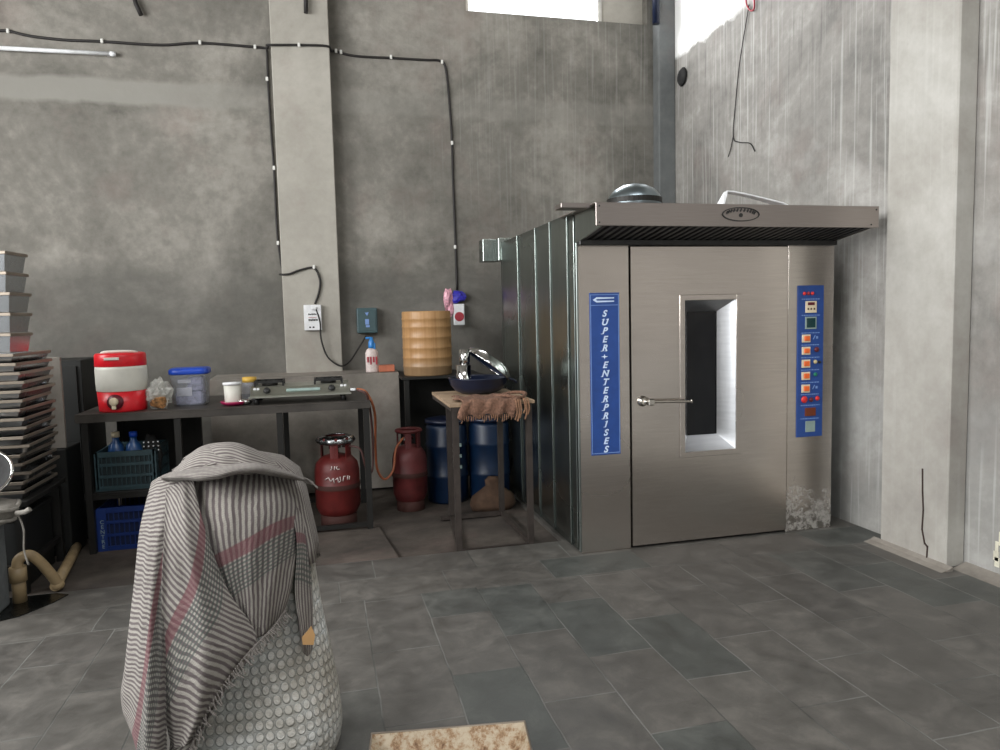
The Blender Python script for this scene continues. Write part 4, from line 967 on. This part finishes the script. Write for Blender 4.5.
b = MB(); b.box(x0 + .45 * Wd, x0 + .72 * Wd, 6.71, 6.735, z0 + .80 * Hh, z0 + .92 * Hh, .005); b.build('plug', M['mcb'], t)
# dark wall box
x0, z1 = wp(356.5, 308, 6.80)[0], wp(358, 308, 6.8)[2]; x1, z0 = wp(378, 333, 6.8)[0], wp(374, 333, 6.8)[2]
t = thing('wall_box', 'dark teal power box mounted on the back wall above the ledge', 'power box', ((x0 + x1) / 2, 6.85, z0))
MB().box(x0, x1, 6.80, YB - .001, z0, z1, .01, seg=2).build('case', M['teal_box'], t)
MB().box(x0 + .018, x1 - .018, 6.796, 6.801, z0 + .022, z1 - .022, .002).build('cover', M['teal_box'], t)
b = MB(); cx_ = (x0 + x1) / 2; b.prism([(cx_ - .02, z1 - .045), (cx_ + .015, z1 - .04), (cx_, z1 - .075)], 'y', 6.792, 6.797).box(cx_ - .02, cx_ + .015, 6.792, 6.797, z0 + .08, z0 + .13, .001).box(cx_ - .015, cx_ + .02, 6.792, 6.797, z0 + .055, z0 + .075, .001); b.build('print', M['paleblue'], t)
# unlit tube
b = MB(); p, q = Vector(wp(-10, 47.5, 6.86)), Vector(wp(114, 54, 6.86)); b.tube([p, q], .017, 10, False).tube([q - (q - p).normalized() * .03, q + (q - p).normalized() * .012], .02, 10, False)
b.bar(p, p + Vector((0, .04, 0)), .02).bar(q - Vector((.05, 0, 0)), q + Vector((-.05, .04, 0)), .02)
tag(recenter(b.build('white_batten', M['white']), (p + q) / 2), 'slim white batten fixed level on the wall at the upper left', 'batten')
# conduit stubs hanging from above
for (u0, v0, u1, v1, yy, lab) in ((131, -14, 136, 4, 6.86, 'dark bent rod end sticking out of the wall at the top left'), (305.5, -14, 306, 13, 6.745, 'short dark rod hanging at the top of the column')):
    p, q = Vector(wp(u0, v0, yy)), Vector(wp(u1, v1, yy)); b = MB(); pts = [p, q] if u0 > 200 else [p, q, Vector(wp(141, 15, yy))]
    b.tube([p + Vector((0, .05, 0.0))] + pts, .019, 8, False); tag(recenter(b.build('iron_rod', M['cable']), p), lab, 'rod')
# red wires and soot hole on right wall
b = MB(); b.tube([(3.525, 5.42, 4.6), (3.52, 5.44, 4.2), (3.52, 5.50, 4.06), (3.52, 5.46, 3.96), (3.525, 5.40, 3.93), (3.525, 5.39, 4.02), (3.52, 5.40, 4.3), (3.525, 5.36, 4.6)], .007, 6)
tag(recenter(b.build('red_wires', M['crimson']), (3.525, 5.42, 4.3)), 'loop of thin red wires dangling high on the right wall', 'wires')
b = MB(); b.tube([(3.53, 5.47, 4.0), (3.53, 5.60, 3.6), (3.53, 5.66, 3.3), (3.53, 5.70, 3.0), (3.53, 5.62, 2.93), (3.53, 5.45, 2.88), (3.53, 5.38, 2.80)], .0045, 5).tube([(3.53, 5.7, 3.0), (3.53, 5.74, 2.9), (3.53, 5.78, 2.84)], .004, 5)
tag(recenter(b.build('dangling_wire', M['cable']), (3.53, 5.6, 3.4)), 'thin dark wire trailing down the right wall above the oven', 'wire')
b = MB(); b.lathe([(.0, 0), (.05, 0), (.09, -.01), (.07, -.03), (.03, -.035), (.0, -.035)], (0, 0, 0), 14, mat=Matrix.Rotation(PI / 2, 3, 'Y')); bmesh.ops.translate(b.bm, vec=(3.54, 6.6, 3.78), verts=b.bm.verts); bmesh.ops.scale(b.bm, vec=(1, 1, 1), verts=b.bm.verts)
tag(recenter(b.build('wall_fitting', M['soot']), (3.53, 6.6, 3.78)), 'small sooty round fitting on the right wall near the corner', 'fitting')
b = MB(); p = Vector(wp(656, 24, 6.74)); b.tube([p, p + Vector((-.0, 0, .9))], .035, 12, False); tag(recenter(b.build('downpipe', M['tub']), p), 'dark blue pipe end coming down the corner beside the window', 'pipe')

# ------------------------------------------------------------------ foreground sack under a striped cloth
def cr(P, t):
    n = len(P) - 1; i = min(int(t * n), n - 1); f_ = t * n - i
    p0, p1, p2, p3 = P[max(i - 1, 0)], P[i], P[i + 1], P[min(i + 2, n)]
    return .5 * ((2 * p1) + (p2 - p0) * f_ + (2 * p0 - 5 * p1 + 4 * p2 - p3) * f_ ** 2 + (3 * p1 - p0 - 3 * p2 + p3) * f_ ** 3)
def patch(mb, ctrl, nu, nv, uvf, fold=0., ff=8., seed=0, foldv=0.):
    """ctrl: rows of world points; a smooth sheet with folds running down it"""
    R_ = random.Random(seed); ph = R_.uniform(0, 6); rows = []
    for j in range(nv + 1):
        t_ = j / nv; cols = [cr([r[k] for r in ctrl], t_) for k in range(len(ctrl[0]))]
        rows.append([cr(cols, i / nu) for i in range(nu + 1)])
    V = []
    for j in range(nv + 1):
        rr = []
        for i in range(nu + 1):
            p = rows[j][i]; a, c_ = i / nu, j / nv
            w = math.sin(a * ff + ph + 1.3 * math.sin(c_ * 3 + ph)) + .5 * math.sin(a * ff * 2.3 + 4 * c_ + ph * 2)
            w2 = math.sin(c_ * 14 + 3 * a + ph) * foldv
            rr.append(mb.bm.verts.new(p + Vector((0, -1, 0)) * (fold * w * (.3 + .7 * c_) + w2)))
        V.append(rr)
    # arc-length style uv
    wid = sum((rows[nv // 2][i + 1] - rows[nv // 2][i]).length for i in range(nu)); hei = sum((rows[j + 1][nu // 2] - rows[j][nu // 2]).length for j in range(nv))
    for j in range(nv):
        for i in range(nu):
            fc = mb.bm.faces.new((V[j][i], V[j + 1][i], V[j + 1][i + 1], V[j][i + 1])); fc.smooth = True
            for lp, (ii, jj) in zip(fc.loops, ((i, j), (i, j + 1), (i + 1, j + 1), (i + 1, j))): lp[mb.uv].uv = uvf(ii / nu * wid, jj / nv * hei)
    return V
def A(rows): return [[at(*q) for q in r] for r in rows]
SC = Vector((-.27, 2.52, 0))
b = MB(); prof = []
zs = [0, .03, .10, .18, .30, .45, .60, .75, .88, .97, 1.02, 1.04]
rs = [.235, .262, .268, .27, .25, .232, .220, .205, .19, .16, .09, 0]
b.lathe(list(zip(rs, zs)), SC, 72, sx=1., sy=.82, pw=2.7)
R = random.Random(12)
for v in b.bm.verts:
    a = math.atan2(v.co.y - SC.y, v.co.x - SC.x); s_ = 1 + .02 * math.sin(a * 5 + v.co.z * 7) + .015 * math.sin(a * 3 - v.co.z * 11) + .012 * math.sin(v.co.z * 26 + a * 2)
    v.co.x = SC.x + (v.co.x - SC.x) * s_ + .02 * (1 - v.co.z); v.co.y = SC.y + (v.co.y - SC.y) * s_
sk = b.build('tall_sack', M['sack']); md = sk.modifiers.new('s', 'SUBSURF'); md.levels = 1; md.render_levels = 1
tag(recenter(sk, SC), 'tall white sack printed with pale round dots under the striped cloth', 'sack')

Cl = MB()
# inner wrap all the way round the top
pw_ = [(.226, .70), (.222, .76), (.208, .85), (.196, .93), (.178, 1.0), (.13, 1.04), (.06, 1.06), (0.001, 1.065)]
n0 = len(Cl.bm.verts); Cl.lathe(pw_, SC, 64, sx=1., sy=.86, pw=2.5, cap=False)
Cl.bm.verts.ensure_lookup_table()
for v in Cl.bm.verts[n0:]:
    a = math.atan2(v.co.y - SC.y, v.co.x - SC.x); k = max(0, 1.06 - v.co.z)
    s_ = 1 + (.10 * k) * math.sin(a * 11) + .015; v.co.x = SC.x + (v.co.x - SC.x) * s_; v.co.y = SC.y + (v.co.y - SC.y) * s_
    if v.co.y > SC.y: v.co.z -= .35 * k * (v.co.y - SC.y) / .2
Fp = A([[(186, 470, 2.40), (215, 468, 2.36), (250, 468, 2.36), (276, 472, 2.39), (294, 478, 2.50)],
        [(178, 505, 2.31), (212, 505, 2.25), (250, 503, 2.245), (282, 505, 2.28), (303, 512, 2.48)],
        [(192, 560, 2.28), (220, 560, 2.22), (250, 560, 2.215), (278, 558, 2.24), (296, 556, 2.34)],
        [(212, 610, 2.27), (232, 612, 2.22), (252, 608, 2.22), (274, 600, 2.24), (290, 592, 2.30)],
        [(224, 648, 2.27), (236, 648, 2.23), (253, 640, 2.225), (270, 629, 2.245), (284, 612, 2.29)]])
patch(Cl, Fp, 44, 36, lambda a, c_: (a * 1.0, c_ + .16 + .42 * a), .010, 13, 3, .0025)
Dp = A([[(166, 490, 2.34), (180, 482, 2.31), (193, 478, 2.30)],
        [(164, 540, 2.24), (184, 535, 2.205), (205, 530, 2.215)],
        [(162, 600, 2.24), (196, 595, 2.175), (226, 588, 2.20)],
        [(163, 670, 2.24), (204, 650, 2.165), (257, 642, 2.20)],
        [(166, 725, 2.24), (200, 708, 2.18), (226, 688, 2.20)],
        [(172, 752, 2.23), (188, 742, 2.20), (199, 736, 2.205)]])
ca, sa = math.cos(math.radians(40)), math.sin(math.radians(40))
patch(Cl, Dp, 36, 40, lambda a, c_: (-a * sa + c_ * ca, a * ca + c_ * sa + .19), .011, 9, 5, .003)
Lp = A([[(152, 482, 2.50), (160, 477, 2.42), (172, 474, 2.36), (188, 472, 2.34)],
        [(140, 530, 2.46), (148, 530, 2.34), (160, 530, 2.28), (176, 528, 2.27)],
        [(134, 590, 2.46), (143, 595, 2.29), (154, 598, 2.24), (166, 600, 2.24)],
        [(126, 660, 2.47), (138, 668, 2.27), (152, 672, 2.21), (165, 674, 2.23)],
        [(122, 700, 2.48), (136, 735, 2.28), (150, 750, 2.20), (166, 752, 2.22)],
        [(138, 722, 2.50), (142, 770, 2.30), (150, 790, 2.20), (166, 790, 2.22)]])
patch(Cl, Lp, 30, 50, lambda a, c_: (c_ * 1.35, a + .135 + .33 * c_), .013, 11, 8, .003)
L2 = A([[(176, 685, 2.25), (182, 688, 2.235), (190, 694, 2.24)], [(172, 730, 2.26), (182, 735, 2.22), (196, 742, 2.235)], [(168, 770, 2.26), (182, 772, 2.22), (202, 775, 2.235)]])
patch(Cl, L2, 12, 14, lambda a, c_: (a + c_ * .8, c_ - .05), .006, 7, 2)
Cr = A([[(172, 470, 2.68), (212, 458, 2.70), (252, 458, 2.70), (290, 472, 2.68)],
        [(176, 468, 2.56), (206, 446, 2.56), (242, 447, 2.56), (280, 466, 2.56)],
        [(174, 470, 2.46), (204, 448, 2.42), (248, 453, 2.42), (286, 470, 2.46)],
        [(168, 476, 2.38), (204, 460, 2.31), (254, 463, 2.31), (294, 474, 2.40)],
        [(164, 480, 2.37), (204, 477, 2.28), (254, 474, 2.28), (300, 480, 2.39)]])
patch(Cl, Cr, 48, 34, lambda a, c_: (c_ * .9 + .10 * a + .02 * math.sin(a * 22), a * .25 + .27), .010, 13, 7, .006)
Cr2 = A([[(178, 470, 2.52), (205, 458, 2.60), (240, 455, 2.60), (268, 462, 2.52)],
         [(184, 458, 2.50), (208, 445, 2.52), (238, 443, 2.52), (266, 456, 2.50)],
         [(186, 464, 2.42), (212, 449, 2.38), (244, 450, 2.38), (274, 463, 2.42)],
         [(180, 474, 2.36), (215, 464, 2.28), (250, 466, 2.28), (284, 472, 2.36)]])
patch(Cl, Cr2, 36, 24, lambda a, c_: (c_ * .7 + .35 * a + .03 * math.sin(a * 18), .25 + .1 * a), .010, 10, 21, .006)
Br = A([[(172, 472, 2.40), (208, 464, 2.34), (255, 462, 2.34), (292, 473, 2.42)],
        [(162, 476, 2.33), (203, 472, 2.225), (258, 467, 2.225), (302, 478, 2.37)],
        [(163, 479, 2.34), (204, 480, 2.215), (256, 472, 2.225), (305, 481, 2.37)],
        [(172, 480, 2.42), (206, 479, 2.33), (250, 473, 2.33), (294, 480, 2.43)]])
patch(Cl, Br, 40, 14, lambda a, c_: (c_ * 1.2 + .02 * math.sin(a * 20), a * .3 + .27), .006, 17, 31)
Rp = A([[(288, 478, 2.44), (296, 482, 2.50), (300, 490, 2.58)],
        [(293, 515, 2.36), (303, 520, 2.42), (306, 530, 2.56)],
        [(297, 545, 2.33), (303, 545, 2.36), (309, 548, 2.44)],
        [(295, 590, 2.31), (303, 592, 2.32), (312, 596, 2.40)],
        [(300, 630, 2.29), (306, 634, 2.30), (313, 636, 2.36)],
        [(303, 652, 2.29), (307, 656, 2.30), (312, 650, 2.34)]])
patch(Cl, Rp, 12, 34, lambda a, c_: (a, c_ * .9 + .3), .003, 9, 11)
# frayed threads along the hem
R = random.Random(17)
hem = [at(*q) for q in ((190, 748, 2.20), (213, 700, 2.185), (240, 662, 2.185), (257, 643, 2.19), (272, 628, 2.225), (285, 610, 2.27))]
for k in range(70):
    p = cr(hem, k / 69.); d = Vector((R.uniform(.0, .022), -.004, -R.uniform(.012, .034)))
    Cl.tube([p + Vector((0, -.002, 0)), p + d * .5 + Vector((R.uniform(-.006, .006), 0, 0)), p + d], .0011, 4)
for k in range(9):
    p = at(300 + k * .7, 478 + k * .6, 2.39); Cl.tube([p, p + Vector((.02, -.002, -.004)), p + Vector((.036 + .006 * R.random(), -.002, -.012 - .012 * R.random()))], .0014, 4)
co_ = Cl.build('striped_cloth', M['cloth']); md = co_.modifiers.new('s', 'SOLIDIFY'); md.thickness = .003; md.offset = 0
tag(recenter(co_, (-.27, 2.5, 1.04)), 'grey and white striped cotton cloth with maroon bands draped over the sack', 'cloth')
b = MB(); p = at(309, 632, 2.27); b.prism([(p.x - .02, p.z - .035), (p.x + .012, p.z - .04), (p.x + .018, p.z - .01), (p.x + .008, p.z + .02), (p.x - .006, p.z + .004), (p.x - .022, p.z - .012)], 'y', 2.262, 2.268)
tag(recenter(b.build('paper_tag', plain('tan_paper', (176, 138, 92), .8)), p), 'small torn tan paper tag at the tip of the cloth strip', 'tag')

# rusty tray on the floor in front
TR = Vector((.335, 2.10, 0)); rz = Matrix.Rotation(math.radians(-8.0), 3, 'Z')
t = thing('rusty_tray', 'rusty cream enamelled tray on the floor at the bottom edge', 'tray', TR)
w0, w1, d0, d1, hh = .215, .266, .235, .288, .075
def tr(x, y, z): return TR + rz @ Vector((x, y, z))
b = MB(); N = [(-1, -1), (1, -1), (1, 1), (-1, 1)]
bo = [b.bm.verts.new(tr(sx * w0, sy * d0, .004)) for sx, sy in N]; to = [b.bm.verts.new(tr(sx * w1, sy * d1, hh)) for sx, sy in N]
b.bm.faces.new(bo)
for k in range(4): b.bm.faces.new((bo[k], bo[(k + 1) % 4], to[(k + 1) % 4], to[k]))
o = b.build('tray_wall', M['enamel'], t); md = o.modifiers.new('s', 'SOLIDIFY'); md.thickness = .003; md.offset = -1
b = MB(); b.tube([tr(sx * w1, sy * d1, hh) for sx, sy in N + [N[0]]], .005, 8, False); b.build('rolled_rim', M['tin_rim'], t)

# ------------------------------------------------------------------ light: daylight through the openings, the roof one added
W = bpy.data.worlds.new('sky'); bpy.context.scene.world = W; W.use_nodes = True
W.node_tree.nodes['Background'].inputs[0].default_value = (.93, .97, 1.0, 1); W.node_tree.nodes['Background'].inputs[1].default_value = 2.6
def area(name, loc, rot, sx, sy, power, col=(1, 1, 1), spread=180):
    l = bpy.data.lights.new(name, 'AREA'); l.shape = 'RECTANGLE'; l.size = sx; l.size_y = sy; l.energy = power; l.color = col; l.spread = math.radians(spread)
    o = bpy.data.objects.new(name, l); C.objects.link(o); o.location = loc; o.rotation_euler = rot
for i, (y0, y1) in enumerate(ops): area('daylight_left', (XL - .2, (y0 + y1) / 2, 3.2), (0, -PI / 2, 0), 2.2, y1 - y0, 225, (1, .995, .985))
area('daylight_side_door', (XL - .2, (LD0 + LD1) / 2, 1.0), (0, -PI / 2, 0), 2.0, LD1 - LD0, 14, (.97, .99, 1))
area('daylight_door', ((DO0 + DO1) / 2, YF - .2, DOZ / 2), (PI / 2, 0, 0), DO1 - DO0, DOZ, 12, (1, .99, .97))
area('added_roof_light', ((KX0 + KX1) / 2, (KY0 + KY1) / 2, ZC + .3), (0, 0, 0), KX1 - KX0, KY1 - KY0, 120, (1, .99, .98))  # overhead lamp added above the made-up roof opening
area('daylight_window', ((WX0 + 2.85) / 2, YB + .2, 4.75), (-PI / 2, 0, 0), 1.35, .75, 110, (.97, .98, 1))
sc = bpy.context.scene
sc.view_settings.view_transform = 'Standard'; sc.view_settings.look = 'None'; sc.view_settings.gamma = 1; sc.view_settings.exposure = 0.0
sc.view_settings.use_curve_mapping = False
sc.cycles.max_bounces = 8; sc.cycles.diffuse_bounces = 5; sc.cycles.glossy_bounces = 4; sc.cycles.transparent_max_bounces = 8
sc.cycles.sample_clamp_indirect = 8; sc.cycles.use_denoising = True
